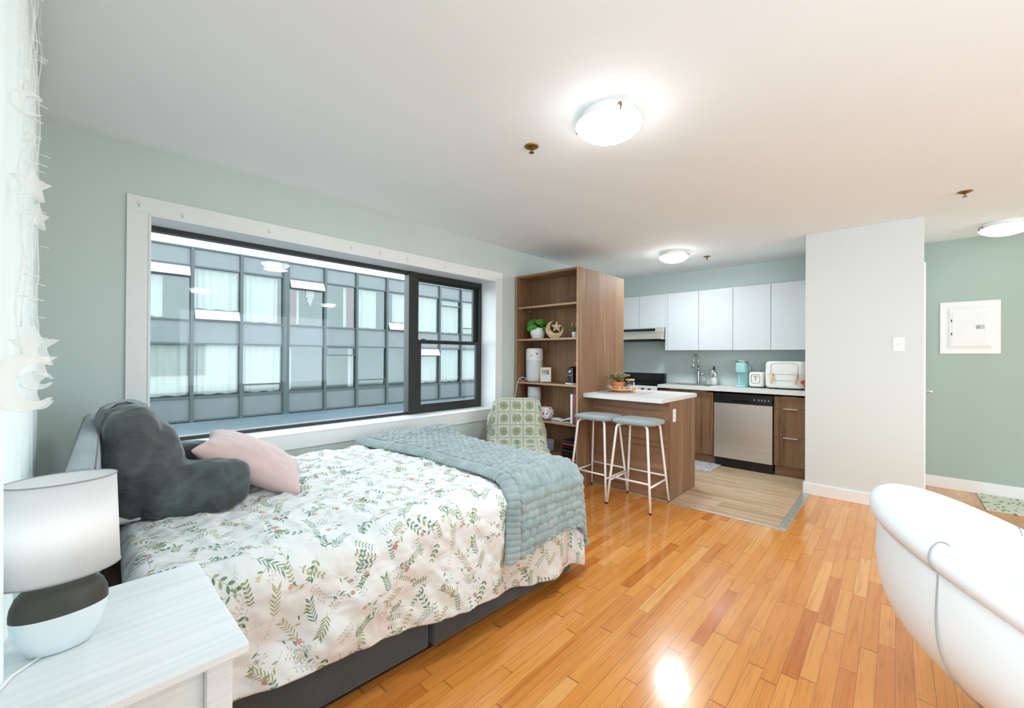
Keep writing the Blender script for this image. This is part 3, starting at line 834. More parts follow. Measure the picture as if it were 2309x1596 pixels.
for dr_ in (-1, 0, 1):
    r = r0+dr_
    uo = (r % 2)*0.5+0.25*(hsh(r, 0*r, 5)-0.5)
    c0 = np.floor(u/pu_-uo)
    for dc in (-1, 0, 1):
        c = c0+dc
        uc = (c+uo+0.5+0.16*(hsh(r, c, 1)-0.5))*pu_; vc = (r+0.5+0.14*(hsh(r, c, 2)-0.5))*pr_
        a_ = pu_*(0.64+0.08*hsh(r, c, 3)); b_ = pr_*(0.455+0.05*hsh(r, c, 4))
        du_ = (u-uc)/a_; dv_ = ((v-vc)-0.42*(u-uc))/b_
        hh = np.maximum(hh, np.sqrt(np.clip(1-du_**2-dv_**2, 0, 1))*(0.85+0.3*hsh(r, c, 6)))
h = 0.029*hh
border = (fu < 0.085); pb = np.abs(np.sin(PI*v/0.027+0.6*np.sin(u*40)))
h = np.where(border, 0.026*pb**0.6*np.sin(PI*np.clip(fu/0.085, 0, 1))**0.5, h)
h = h+0.005*fbm(u*4, v*4, 3, 8)
fold = 0.016*np.sin(v*7+u*3)*np.clip(q/0.2, 0, 1)
P = P+N_*(h+fold)[..., None]
P[..., 2] += 0.012*fbm(u*2.0, v*2.0, 2, 19)+0.05*np.exp(-((v-1.30)/0.12)**2)*np.clip((fu-0.15)/0.4, 0, 1)
kt = grid_obj('throw_blanket', P, knit_mat())
solidify(kt, 0.018)
kt.location = (BO[0], BO[1], 0); kt.rotation_euler = (0, 0, BA)
tag(kt, 'chunky knit sage blue throw laid across the foot of the bed', 'blanket')

# ---------------------------------------------------------------- cushions
def pillow(w, h, t, n=64, seed=0, wr=0.006, pinch=0.10):
    a = np.linspace(-1, 1, n); X, Y = np.meshgrid(a, a, indexing='ij')
    X = np.sin(X*PI/2); Y = np.sin(Y*PI/2)
    th = t*(np.clip(1-X**2, 0, 1)*np.clip(1-Y**2, 0, 1))**0.36
    px = w*X*(1-pinch*(1-Y**2)); py = h*Y*(1-pinch*(1-X**2))
    d = wr*(1-np.abs(fbm(px*14, py*14, 3, seed))*2)
    e = np.clip((1-np.maximum(np.abs(X), np.abs(Y)))*6, 0, 1)
    seamw = wr*0.9*np.sin((px+py)*70)*(1-e)
    front = np.stack([px, py, th+d*e+seamw*0.3], -1); back = np.stack([px, py, -th*0.9-d*e*0.6+seamw*0.3], -1)
    return front, back
def pillow_obj(name, mat, w, h, t, M4, seed=0, wr=0.006, pinch=0.10, parent=None):
    f, b = pillow(w, h, t, seed=seed, wr=wr, pinch=pinch)
    k = MB(); k.grid(f.tolist()); k.grid(b.tolist(), flip=True)
    o = k.build(name, mat, parent)
    me = o.data
    import bmesh
    bm = bmesh.new(); bm.from_mesh(me); bmesh.ops.remove_doubles(bm, verts=bm.verts, dist=0.0012); bmesh.ops.recalc_face_normals(bm, faces=bm.faces); bm.to_mesh(me); bm.free()
    if M4 is not None: o.matrix_world = M4
    return o
def frame(c, ex, ey):
    ex = Vector(ex).normalized(); ey = Vector(ey); ey = (ey-ex*ey.dot(ex)).normalized(); ez = ex.cross(ey)
    m_ = Matrix.Identity(4)
    for i in range(3): m_[i][0] = ex[i]; m_[i][1] = ey[i]; m_[i][2] = ez[i]; m_[i][3] = c[i]
    return m_
pk = pillow_obj('scatter_cushion', M['pink'], 0.240, 0.235, 0.092, frame((0.646, 2.356, 0.755), (0.80, -0.28, -0.50), (0.33, 0.94, 0.0)), seed=2, wr=0.005)
tag(pk, 'square blush pink cushion leaning on the grey reading pillow', 'cushion')
# backrest pillow with arms: overlapping rounded volumes fused by a voxel remesh
k = MB()
def R_(ax, d): return Matrix.Rotation(math.radians(d), 3, ax)
k.ell((0.235, 2.45, 0.81), 0.135, 0.32, 0.20, 48, 30, 0.6, 0.45, R_('Y', -14))
k.ell((0.205, 2.45, 0.93), 0.095, 0.30, 0.15, 48, 30, 0.65, 0.45, R_('Y', -16))
k.ell((0.245, 2.45, 0.72), 0.150, 0.31, 0.125, 32, 20, 0.6, 0.5)
for yy in (2.18, 2.72):
    k.ell((0.395, yy, 0.722), 0.185, 0.095, 0.112, 36, 24, 0.55, 0.55, R_('Y', 3))
bp = k.build('backrest_pillow', M['velvet'])
rm = bp.modifiers.new('fuse', 'REMESH'); rm.mode = 'VOXEL'; rm.voxel_size = 0.011; rm.use_smooth_shade = True
smo = bp.modifiers.new('soften', 'SMOOTH'); smo.factor = 0.6; smo.iterations = 9
tx = bpy.data.textures.new('pillow_wrinkles', 'CLOUDS'); tx.noise_scale = 0.085; tx.noise_depth = 3
dm = bp.modifiers.new('wrinkles', 'DISPLACE'); dm.texture = tx; dm.strength = 0.022; dm.mid_level = 0.5; dm.texture_coords = 'GLOBAL'
tag(bp, 'dark grey velvet reading pillow with arms propped against the headboard', 'pillow')
# carry strap at its top
k = MB()
strap = [(0.13, 2.36, 1.055), (0.15, 2.35, 1.078), (0.18, 2.35, 1.085), (0.21, 2.35, 1.073), (0.24, 2.35, 1.045)]
Ps = [[(p[0], p[1]-0.018, p[2]) , (p[0], p[1]+0.018, p[2])] for p in strap]
k.grid(Ps); so = k.build('carry_strap', M['velvet'], bp); solidify(so, 0.005, 0)
cp = pillow_obj('sleeping_pillow', M['beige'], 0.30, 0.075, 0.05, frame((0.135, 2.45, 0.655), (0.0, 1.0, 0.0), (-1.0, 0.0, 0.15)), seed=6, wr=0.004, pinch=0.05)
tag(cp, 'cream sleeping pillow showing below the grey reading pillow at the headboard', 'pillow')
# ================================================================ NIGHTSTAND AND LAMP
def painted_wood():
    t = NT('white_stained_wood'); t.set(Roughness=0.5)
    a = t.noise(t.coord('Object', (2.5, 60, 60)), 1.0, 5, 0.6, 0.6)
    t.base(t.ramp(a, [(0.3, rgb(212, 218, 220)), (0.6, rgb(226, 230, 232))])); t.bump(a, 0.05, 0.001)
    return t.m
M['white_wood'] = painted_wood()
ns = thing('nightstand', 'white painted wooden nightstand beside the bed, holding the table lamp', 'nightstand', (0.085, 1.21, 0))
NX, NY, NZ = 0.1775, 0.242, 0.70
MB().box(-NX, NX, -NY, NY, NZ-0.022, NZ).build('table_top', M['white_wood'], ns, bevel=0.004)
for sx_ in (-1, 1):
    for sy_ in (-1, 1):
        x = sx_*(NX-0.045); y = sy_*(NY-0.045)
        MB().box(x-0.022, x+0.022, y-0.022, y+0.022, 0, NZ-0.022).build('leg', M['white_wood'], ns, bevel=0.003)
k = MB(); xi, yi = NX-0.067, NY-0.067
k.box(xi, xi+0.018, -yi, yi, NZ-0.20, NZ-0.022); k.box(-xi-0.018, -xi, -yi, yi, NZ-0.20, NZ-0.022); k.box(-xi, xi, yi, yi+0.018, NZ-0.20, NZ-0.022)
k.build('apron', M['white_wood'], ns, bevel=0.002)
d_ = MB().box(-xi, xi, -yi-0.022, -yi-0.002, NZ-0.19, NZ-0.035).build('drawer', M['white_wood'], ns, bevel=0.003)
MB().ell((0, -yi-0.034, NZ-0.11), 0.014, 0.014, 0.014).build('knob', M['white_plastic'], d_)
MB().box(-xi, xi, -yi, yi, 0.18, 0.198).build('lower_shelf', M['white_wood'], ns, bevel=0.003)

lp = thing('table_lamp', 'table lamp with oval white shade on a black and white ceramic base', 'lamp', (0.000, 1.225, NZ))
sx_, sy_ = 1.0, 0.62
k = MB(); k.lathe([(0, 0.001), (0.040, 0.001), (0.046, 0.004), (0.060, 0.035), (0.067, 0.065), (0.0685, 0.078)], n=64, sx=sx_, sy=sy_); k.build('base', plain('white_ceramic', rgb(226, 234, 238), 0.25), lp)
k = MB(); k.lathe([(0.0687, 0.078), (0.0688, 0.088), (0.067, 0.102), (0.061, 0.118), (0.051, 0.130), (0.040, 0.136), (0.034, 0.138), (0.033, 0.146), (0, 0.147)], n=64, sx=sx_, sy=sy_)
k.build('neck', plain('matt_dark_ceramic', rgb(62, 62, 58), 0.5, nz=0.1, nscale=20), lp)
k = MB(); k.lathe([(0.086, 0.150), (0.079, 0.335)], n=72, sx=1.0, sy=0.72); sh = k.build('lamp_shade', M['shade'], lp); solidify(sh, 0.0016, 0)
for z, r in ((0.150, 0.0868), (0.335, 0.0798)):
    k = MB(); k.tube([(r*math.cos(a), r*0.72*math.sin(a), z) for a in np.linspace(0, 2*PI, 64, endpoint=False)], 0.0014, 6, closed=True)
    k.build('shade_rim', M['grey_line'], sh)
k = MB(); k.cyl((0, 0), 0.008, 0.14, 0.20, 12); k.tube([(-0.077, 0, 0.20), (0.077, 0, 0.20)], 0.0015, 6); k.build('shade_holder', M['white_metal'], lp)
k = MB(); k.ell((0, 0, 0.245), 0.034, 0.030, 0.040); k.build('bulb', emis('lit_lamp_bulb', (1, 0.98, 0.95, 1), 2.2), lp)
k = MB(); k.tube([(-0.02, 1.21, 0.7035), (-0.06, 1.17, 0.7035), (-0.085, 1.10, 0.7035), (-0.088, 1.0, 0.7035)], 0.0028, 8)
cb_ = k.build('lamp_cord', M['white_plastic']); tag(cb_, 'thin white cable lying on the nightstand behind the lamp base', 'cable')

# ================================================================ CURTAIN AND STRING LIGHTS ON THE SIDE WINDOW
ys_ = np.linspace(0.45, 2.72, 340)[:, None]*np.ones((1, 26)); zz = np.linspace(0.06, 2.40, 26)[None, :]*np.ones((340, 1))
flare = np.clip((1.3-zz)/1.3, 0, 1)
ysh = ys_ - 0.16*flare*np.clip((ys_-1.9)/0.8, 0, 1)
xx = XL+0.026+0.008*np.sin(ys_*34+2*np.sin(ys_*3))*(0.5+0.8*flare)+0.004*np.sin(ys_*71+zz)
P = np.stack([xx, ysh, zz], -1)
ct = grid_obj('curtain', P, M['sheer'])
tag(ct, 'white sheer curtain hanging over the side window behind the lamp', 'curtain')
rod = MB(); rod.tube([(XL+0.026, -3.30, 2.41), (XL+0.026, 2.75, 2.41)], 0.006, 10); rd = rod.build('curtain_rod', M['white_metal']); tag(rd, 'thin white rod carrying the sheer side curtain', 'rod')

sg = thing('string_light', 'string of clear crescent and star lights hanging over the side curtain', 'string light', (0, 0, 0))
def star_poly(R, r, n=5, a0=PI/2): return [((R if i % 2 == 0 else r)*math.cos(a0+i*PI/n), (R if i % 2 == 0 else r)*math.sin(a0+i*PI/n)) for i in range(2*n)]
def crescent_poly(R, d, r2, n=30):
    a0 = 0.62
    o = [(R*math.cos(a), R*math.sin(a)) for a in np.linspace(a0, 2*PI-a0, n)]
    tip = o[0]; cx_ = d; ang = math.atan2(tip[1], tip[0]-cx_); rr = math.hypot(tip[0]-cx_, tip[1])
    inn = [(cx_+rr*math.cos(a), rr*math.sin(a)) for a in np.linspace(2*PI-ang, ang, n)][1:-1]
    return o+inn
xs = XL+0.052
drops = [(1.11, 1.235, 'crescent', 0.050), (1.22, 1.30, 'star', 0.036), (1.42, 1.265, 'star', 0.042), (1.60, 1.235, 'crescent', 0.042), (1.85, 1.175, 'crescent', 0.055), (1.50, 1.305, 'star', 0.045),
         (1.30, 1.63, 'star', 0.036), (1.574, 1.625, 'star', 0.034), (1.16, 1.74, 'crescent', 0.022)]
k = MB(); led = MB()
k.tube([(xs, 0.95+0.03*i, 2.28+0.012*math.sin(i*0.9)) for i in range(40)], 0.0014, 6)
for i, (y, z, kd, sz) in enumerate(drops):
    pts = [(xs+0.003*math.sin(zq*31+i), y+0.004*math.sin(zq*40+i), zq) for zq in np.linspace(2.28, z+sz, 40)]
    k.tube(pts, 0.0010, 6)
    k.tube([(p[0]+0.0018*math.cos(j*1.3), p[1]+0.0025*math.sin(j*1.3), p[2]) for j, p in enumerate(pts)], 0.0008, 5)
    for zq in np.arange(z+sz+0.10, 2.1, 0.27):
        MB().tube([(xs, y, zq), (xs+0.012, y+0.004, zq+0.001), (xs+0.022, y+0.006, zq-0.002)], 0.0010, 6).build('light_bud', M['white_plastic'], sg)
k.build('cord', M['acrylic'], sg)
for i, (y, z, kd, sz) in enumerate(drops):
    M4 = Matrix.Translation((xs+0.006, y, z)) @ Matrix.Rotation(math.radians(38+23*math.sin(i*2.1)), 4, 'Z') @ Matrix.Rotation(PI/2, 4, 'X')
    k = MB()
    k.prism(star_poly(sz, sz*0.45) if kd == 'star' else crescent_poly(sz, sz*0.42, 0), M4, 0.012)
    k.build(kd, M['acrylic'], sg, bevel=0.002)
hk = None
for i, y in enumerate((1.5, 2.05, 2.6)):
    k = MB(); k.box(XL+0.044, XL+0.049, y-0.006, y+0.006, 2.255, 2.29); k.tube([(XL+0.049, y, 2.265), (XL+0.060, y, 2.262), (XL+0.062, y, 2.272)], 0.0015, 6)
# clear hooks along the window casing
hooks = [(0.28, 2.115), (0.47, 2.10), (0.93, 2.11), (1.50, 2.112), (1.74, 2.112), (2.0, 2.112), (2.40, 2.112), (2.83, 2.112)]
k = MB(); k.box(-0.008, 0.008, -0.002, 0.0, -0.02, 0.018); k.tube([(0, -0.002, 0.006), (0, -0.008, -0.004), (0, -0.012, -0.014), (0, -0.014, -0.008)], 0.002, 6)
hk0 = k.build('adhesive_hook', M['white_plastic'])
names_h = ['clear hook on the white window casing at its outer corner above the bed head', 'second clear hook from the bed head along the top window casing', 'third clear hook along the top window casing, above the fixed pane',
           'fourth clear hook along the top window casing', 'clear hook on the top window casing, fourth from the bookshelf', 'clear hook on the top window casing, third from the bookshelf',
           'clear hook on the top window casing above the black sash, second from the bookshelf', 'clear hook on the top window casing closest to the bookshelf']
for i, (x, z) in enumerate(hooks):
    o = hk0 if i == 0 else hk0.copy()
    if i: COL.objects.link(o)
    o.location = (x, YW-0.018, z); tag(o, names_h[i], 'hook', 'clear hooks on the window casing')

# ================================================================ WHITE TUB CHAIR
tc = thing('tub_chair', 'white leatherette tub chair with rolled rim and chrome foot', 'armchair', (2.07, -0.545, 0))
A0 = math.radians(95); A1 = math.radians(130)
def rimH(a): return max(0.50, 0.80-0.26*(1-math.cos(a-A0))**1.2)
def radk(a): return 1.0
def zmap(z, mode, Hh):
    if mode == 1: return Hh+z
    if mode == 2: return 0.205+(z-0.205)*(Hh-0.10-0.205)/0.495      # body follows the rim height
    return min(z, Hh-0.065)
def tub(profile, n=120):
    return [[(r*math.cos(2*PI*i/n), r*math.sin(2*PI*i/n), zmap(z, mode, rimH(2*PI*i/n))) for r, z, mode in profile] for i in range(n)]
outer = [(0.0, 0.205, 2), (0.15, 0.207, 2), (0.28, 0.222, 2), (0.38, 0.252, 2), (0.46, 0.30, 2), (0.52, 0.352, 2), (0.570, 0.42, 2), (0.596, 0.50, 2), (0.602, 0.58, 2), (0.600, 0.65, 2), (0.597, -0.10, 1), (0.598, -0.085, 1)]
rim = [(0.598, -0.086, 1), (0.613, -0.074, 1), (0.622, -0.050, 1), (0.618, -0.024, 1), (0.604, -0.006, 1), (0.585, 0.0, 1), (0.566, -0.010, 1), (0.556, -0.034, 1), (0.553, -0.06, 1)]
inner = [(0.553, -0.06, 1), (0.545, 0.60, 0), (0.52, 0.50, 0), (0.485, 0.44, 0), (0.455, 0.43, 0), (0.42, 0.425, 0)]
for prof_, nm_ in ((outer, 'shell'), (rim, 'rim'), (inner, 'lining')):
    k = MB(); k.grid(tub(prof_), closed_u=True); ob = k.build(nm_, M['white_leather'], tc)
    ss = ob.modifiers.new('smooth', 'SUBSURF'); ss.levels = 1; ss.render_levels = 1
k = MB(); k.lathe([(0, 0.452), (0.30, 0.452), (0.41, 0.446), (0.45, 0.43), (0.452, 0.42)], n=64); k.build('seat', M['white_leather'], tc)
for da in (0.0, PI*0.62, -PI*0.62):
    a = A1+da; Hh = rimH(a)
    q = np.array([(r+0.0012, zmap(z, mode, Hh)) for r, z, mode in outer[2:]+rim[1:-1]]); fine = []
    for i in range(len(q)-1):
        p0, p1, p2, p3 = q[max(i-1, 0)], q[i], q[i+1], q[min(i+2, len(q)-1)]
        for t in np.linspace(0, 1, 6, endpoint=False): fine.append(0.5*((2*p1)+(-p0+p2)*t+(2*p0-5*p1+4*p2-p3)*t*t+(-p0+3*p1-3*p2+p3)*t**3))
    MB().tube([(f_[0]*math.cos(a), f_[0]*math.sin(a), f_[1]) for f_ in fine], 0.0018, 6).build('seam', M['grey_line'], tc)
MB().tube([(0.6005*math.cos(a), 0.6005*math.sin(a), rimH(a)-0.087) for a in np.linspace(0, 2*PI, 120, endpoint=False)], 0.0010, 5, closed=True).build('rim_stitching', plain('white_thread', rgb(214, 216, 214), 0.7), tc)
k = MB(); k.cyl((0, 0), 0.03, 0.05, 0.24, 24)
for i in range(4):
    a = math.radians(52)+i*PI/2
    k.tube([(0.02*math.cos(a), 0.02*math.sin(a), 0.075), (0.2*math.cos(a), 0.2*math.sin(a), 0.06), (0.37*math.cos(a), 0.37*math.sin(a), 0.022), (0.40*math.cos(a), 0.40*math.sin(a), 0.012)], [0.024, 0.020, 0.014, 0.011], 14)
k.build('swivel_base', M['chrome'], tc)

# ================================================================ BOOKSHELF
bs = thing('bookshelf', 'tall walnut bookshelf and side panel beside the window wall', 'bookshelf', (0, 0, 0))
SX, SB, SL, SR, SZ = 3.385, 4.30, 3.065, 2.262, 2.157
MB().box(SX, SB, SR, SR+0.018, 0, SZ).build('side_panel', M['cab_z'], bs, bevel=0.001)
MB().box(SX-0.002, SX, SR, SR+0.020, 0, SZ).build('edge_band', M['cab_edge'], bs)
MB().box(SX, 3.66, SL, SL+0.018, 0, SZ).build('side_panel', M['cab_z'], bs, bevel=0.001)
MB().box(SX-0.002, SX, SL, SL+0.018, 0, SZ).build('edge_band', M['cab_edge'], bs)
MB().box(SX+0.02, SX+0.036, SL+0.018, 3.098, 0, SZ-0.01).build('filler_panel', M['cab_z'], bs, bevel=0.001)
MB().box(3.645, 3.66, SR+0.018, SL, 0, SZ-0.02).build('back_panel', M['cab_z'], bs)
MB().box(SX, SB, SR+0.018, SL, SZ-0.022, SZ).build('top_panel', M['cab_y'], bs, bevel=0.001)
MB().box(SX+0.03, SX+0.045, SR+0.018, SL, 0, 0.09).build('kick_board', M['cab_y'], bs)
SH = [1.815, 1.468, 1.003, 0.615, 0.275]
for i, z in enumerate(SH):
    s_ = MB().box(SX+0.006, 3.645, SR+0.018, SL, z-0.019, z).build('shelf_board', M['cab_y'], bs, bevel=0.001)
    MB().box(SX+0.004, SX+0.006, SR+0.018, SL, z-0.019, z).build('edge_band', M['cab_edge'], s_)
    for xq in (SX+0.05, 3.60):
        for yq in (SL-0.012, SR+0.030): MB().box(xq-0.006, xq+0.006, yq-0.008, yq+0.008, z-0.032, z-0.019).build('shelf_pin', M['cab_edge'], s_)

# pilea in a white pot
def leaf_disc(k, c, n, r, cup=0.12, aspect=1.0, m_=10):
    n = Vector(n).normalized(); t = n.cross(Vector((0, 0, 1)));
    t = t.normalized() if t.length > 1e-3 else Vector((1, 0, 0)); b = n.cross(t)
    for thick, fl in ((0.0, 1), (-0.0015, -1)):
        v = [Vector(c)+n*(thick-cup*r*0.3)]; 
        for i in range(m_):
            a = 2*PI*i/m_; v.append(Vector(c)+(t*math.cos(a)+b*math.sin(a)*aspect)*r+n*thick)
        fs = [(0, 1+i, 1+(i+1) % m_) if fl > 0 else (0, 1+(i+1) % m_, 1+i) for i in range(m_)]
        k.add(v, fs, True)
M['leaf'] = plain('bright_green_leaf', rgb(72, 140, 44), 0.35, nz=0.35, nscale=30)
M['leaf2'] = plain('dull_green_leaf', rgb(96, 128, 70), 0.5, nz=0.3, nscale=30)
pp = thing('potted_pilea', 'round leaved green plant in a white pot on the bookshelf', 'potted plant', (3.50, 2.86, SH[1]))
k = MB(); k.lathe([(0, 0.012), (0.055, 0.012), (0.072, 0.03), (0.083, 0.065), (0.080, 0.10), (0.076, 0.118), (0.072, 0.118), (0.070, 0.10), (0, 0.098)], n=36); k.build('pot', M['white_plastic'], pp)
k = MB(); k.lathe([(0, 0.0), (0.06, 0.0), (0.078, 0.008), (0.078, 0.012), (0, 0.012)], n=36); k.build('saucer', M['white_plastic'], pp)
k = MB(); rs = random.Random(5); st = MB()
for i in range(36):
    a = rs.uniform(0, 2*PI); e = rs.uniform(-0.5, 1.2); L = rs.uniform(0.07, 0.125)
    p = Vector((math.cos(a)*math.cos(e)*L*0.95, math.sin(a)*math.cos(e)*L, 0.12+math.sin(e)*L*0.75))
    if p.x > 0.09: p.x = 0.09
    st.tube([(0, 0, 0.1), (p.x*0.5, p.y*0.5, 0.13+max(0, (p.z-0.12))*0.6), tuple(p)], 0.0015, 5)
    leaf_disc(k, p, (-0.6+p.x*3+rs.uniform(-.2, .2), -0.35+p.y*4, 0.35+rs.uniform(-.2, .2)), rs.uniform(0.022, 0.034))
k.build('foliage', M['leaf'], pp); st.build('stem', M['leaf2'], pp)
# crescent and star ornament
def lattice():
    t = NT('fretwork_plywood'); t.set(Roughness=0.6)
    vv = t.n('ShaderNodeTexVoronoi'); vv.inputs['Scale'].default_value = 62; vv.feature = 'F1'
    t.t.links.new(t.coord('Object'), vv.inputs['Vector'])
    hole = t.math('LESS_THAN', vv.outputs['Distance'], 0.30)
    t.base(t.mix(hole, rgb(228, 198, 150), rgb(92, 60, 36)))
    return t.m
M['fret'] = lattice()
cr = thing('crescent_ornament', 'pale wooden crescent and star ornament with cut out pattern on the bookshelf', 'ornament', (3.50, 2.635, SH[1]+0.093), math.radians(-48))
def ring_prism(k, poly, M4, t): k.prism(poly, M4, t)
MR = Matrix.Rotation(PI/2, 4, 'X')
k = MB(); k.prism(crescent_poly(0.093, 0.036, 0), MR @ Matrix.Rotation(math.radians(58), 4, 'Z'), 0.006); k.build('crescent', M['fret'], cr, bevel=0.0006)
k = MB(); k.prism(star_poly(0.062, 0.027), Matrix.Translation((0.022, 0, 0.030)) @ MR, 0.006); k.build('star', M['fret'], cr, bevel=0.0006)
def lavender(name, label, loc):
    t_ = thing(name, label, 'potted plant', loc)
    k = MB(); k.lathe([(0, 0), (0.024, 0), (0.032, 0.062), (0.029, 0.062), (0.027, 0.055), (0, 0.055)], n=24); k.build('pot', M['white_plastic'], t_)
    k = MB(); fl = MB(); rs = random.Random(2)
    for i in range(60):
        a = rs.uniform(0, 2*PI); e = rs.uniform(0.3, 1.4); L = rs.uniform(0.03, 0.075)
        p = (math.cos(a)*math.cos(e)*L, math.sin(a)*math.cos(e)*L, 0.06+math.sin(e)*L)
        leaf_disc(k, p, (rs.uniform(-1, 1), rs.uniform(-1, 1), rs.uniform(-.2, 1)), 0.011, aspect=0.4, m_=6)
    for i in range(5):
        a = rs.uniform(0, 2*PI); x, y = 0.03*math.cos(a), 0.03*math.sin(a)
        k.tube([(0, 0, 0.06), (x, y, 0.125)], 0.0012, 5)
        for j in range(6): fl.ell((x+0.002*math.cos(j*2), y+0.002*math.sin(j*2), 0.118+j*0.007), 0.005, 0.005, 0.005, 6, 4)
    k.build('foliage', M['leaf2'], t_); fl.build('blossom', plain('lilac_blossom', rgb(206, 184, 206), 0.8), t_)
lavender('potted_lavender', 'tiny white pot of artificial lavender beside the wooden crescent', (3.53, 2.40, SH[1]))
# air purifier
def mesh_white():
    t = NT('white_perforated_plastic'); t.set(Roughness=0.5)
    co = t.coord('Object'); sp = t.n('ShaderNodeSeparateXYZ'); t.t.links.new(co, sp.inputs[0])
    ang = t.math('ARCTAN2', sp.outputs[1], sp.outputs[0])
    a = t.math('FRACT', t.math('MULTIPLY', ang, 18.0)); b = t.math('FRACT', t.math('MULTIPLY', sp.outputs[2], 170.0))
    h1 = t.math('MULTIPLY', t.math('GREATER_THAN', a, 0.45), t.math('GREATER_THAN', b, 0.45))
    t.base(t.mix(h1, rgb(226, 228, 230), rgb(190, 194, 198)))
    return t.m
ap = thing('air_purifier', 'white cylindrical air purifier with two heart stickers on the bookshelf', 'air purifier', (3.525, 2.925, SH[2]))
k = MB(); k.lathe([(0, 0), (0.080, 0), (0.090, 0.012), (0.092, 0.05), (0.092, 0.235)], n=48); k.build('lower_body', mesh_white(), ap)
k = MB(); k.lathe([(0.092, 0.235), (0.093, 0.25), (0.093, 0.345), (0.086, 0.362), (0.070, 0.366), (0, 0.366)], n=48); k.build('upper_body', M['white_plastic'], ap)
def heart(n=24, s=0.012):
    return [(s*16*math.sin(t)**3/16, s*(13*math.cos(t)-5*math.cos(2*t)-2*math.cos(3*t)-math.cos(4*t))/16) for t in np.linspace(0, 2*PI, n, endpoint=False)]
for (aa, z, cname, col) in ((math.radians(235), 0.305, 'crimson', rgb(150, 24, 60)), (math.radians(198), 0.285, 'pink', rgb(236, 150, 196))):
    M4 = Matrix.Translation((0.0945*math.cos(aa), 0.0945*math.sin(aa), z)) @ Matrix.Rotation(aa+PI/2, 4, 'Z') @ Matrix.Rotation(PI/2, 4, 'X')
    o = MB().prism(heart(), M4, 0.002).build('sticker', plain(cname+'_sticker', col, 0.4), ap); o['label'] = cname+' heart sticker'
k = MB(); k.tube([(3.455, 2.985, 1.03), (3.44, 3.00, 1.045), (3.42, 3.02, 1.05), (3.395, 3.04, 1.03), (3.375, 3.045, 0.97), (3.37, 3.05, 0.92), (3.365, 3.06, 0.86), (3.35, 3.075, 0.80), (3.34, 3.085, 0.5), (3.34, 3.085, 0.12)], 0.0035, 8)
k.tube([(3.455, 2.98, 1.03), (3.445, 2.99, 1.012), (3.42, 3.01, 1.008), (3.40, 3.03, 1.03)], 0.003, 8)
o = k.build('power_cord', M['white_plastic']); tag(o, 'white power cord hanging over the shelf edge from the air purifier', 'cord')
# photo frame
def photo_img():
    n = 64; a = np.ones((n, n, 3), dtype=np.float32)*0.88
    rs = np.random.default_rng(4); a[30:, :] = (0.80, 0.84, 0.86)
    for i in range(60):
        x, y = rs.integers(0, 56), rs.integers(34, 58); a[y:y+rs.integers(2, 7), x:x+rs.integers(2, 7)] = (0.25, 0.22, 0.22) if rs.random() < .5 else (0.72, 0.55, 0.50)
    a[32:58, 44:60] = (0.76, 0.44, 0.36); a[:28] = (0.86, 0.93, 0.96); a[8:20:4, 10:50] = (0.80, 0.86, 0.90)
    return np_image('snapshot_print', a)
def img_mat(name, im, rough=0.5, scale=None, bump=0.0):
    t = NT(name); t.set(Roughness=rough); uv = t.n('ShaderNodeUVMap'); ti = t.n('ShaderNodeTexImage'); ti.image = im
    t.l(uv, 0, ti, 0); t.base(ti.outputs[0]); return t
pf = thing('photo_frame', 'small pale wooden photo frame beside the air purifier', 'photo frame', (3.52, 2.765, SH[2]+0.002), math.radians(-52))
T_ = Matrix.Rotation(math.radians(-9), 4, 'X')
def fbox(k, x0, x1, y0, y1, z0, z1):
    v = [T_ @ Vector((x, y, z)) for z in (z0, z1) for y in (y0, y1) for x in (x0, x1)]
    k.add(v, [(0,2,3,1), (4,5,7,6), (0,1,5,4), (2,6,7,3), (0,4,6,2), (1,3,7,5)])
k = MB(); w_, h_, b_ = 0.060, 0.160, 0.009
fbox(k, -w_, w_, -0.006, 0.008, 0, b_); fbox(k, -w_, w_, -0.006, 0.008, h_-b_, h_); fbox(k, -w_, -w_+b_, -0.006, 0.008, 0, h_); fbox(k, w_-b_, w_, -0.006, 0.008, 0, h_)
k.build('frame', M['plywood'], pf, bevel=0.001)
k = MB(); fbox(k, -w_+b_, w_-b_, 0.002, 0.005, b_, h_-b_); k.build('mount', M['white_plastic'], pf)
k = MB(); q = [T_ @ Vector(p) for p in ((-0.042, 0.0015, 0.024), (0.042, 0.0015, 0.024), (0.042, 0.0015, 0.138), (-0.042, 0.0015, 0.138))]
k.add(q, [(0, 1, 2, 3)], uvs=[(0, 0), (1, 0), (1, 1), (0, 1)]); k.build('photograph', img_mat('snapshot', photo_img()).m, pf)
# camera-like device on a stand
cm = thing('gadget', 'black and silver upright gadget on a white stand near the shelf end', 'gadget', (3.47, 2.385, SH[2]), math.radians(-20))
MB().box(-0.05, 0.06, -0.055, 0.055, 0, 0.013).build('stand', M['white_plastic'], cm, bevel=0.003)
MB().box(-0.028, 0.045, -0.042, 0.042, 0.013, 0.165).build('body', M['black'], cm, bevel=0.004)
k = MB(); k.box(-0.031, -0.027, -0.043, -0.036, 0.013, 0.165); k.box(-0.031, -0.027, -0.042, 0.042, 0.088, 0.094); k.build('silver_trim', M['chrome'], cm)
MT = Matrix.Translation((-0.029, 0, 0.128)) @ Matrix.Rotation(-PI/2, 4, 'Y')
k = MB(); P = [[MT @ Vector((r*math.cos(a), r*math.sin(a), z)) for r, z in ((0.020, 0), (0.020, 0.006), (0.013, 0.007), (0.012, 0.002), (0, 0.002))] for a in np.linspace(0, 2*PI, 24, endpoint=False)]
k.grid([[tuple(p) for p in r] for r in P], closed_u=True); k.build('lens', M['chrome'], cm)
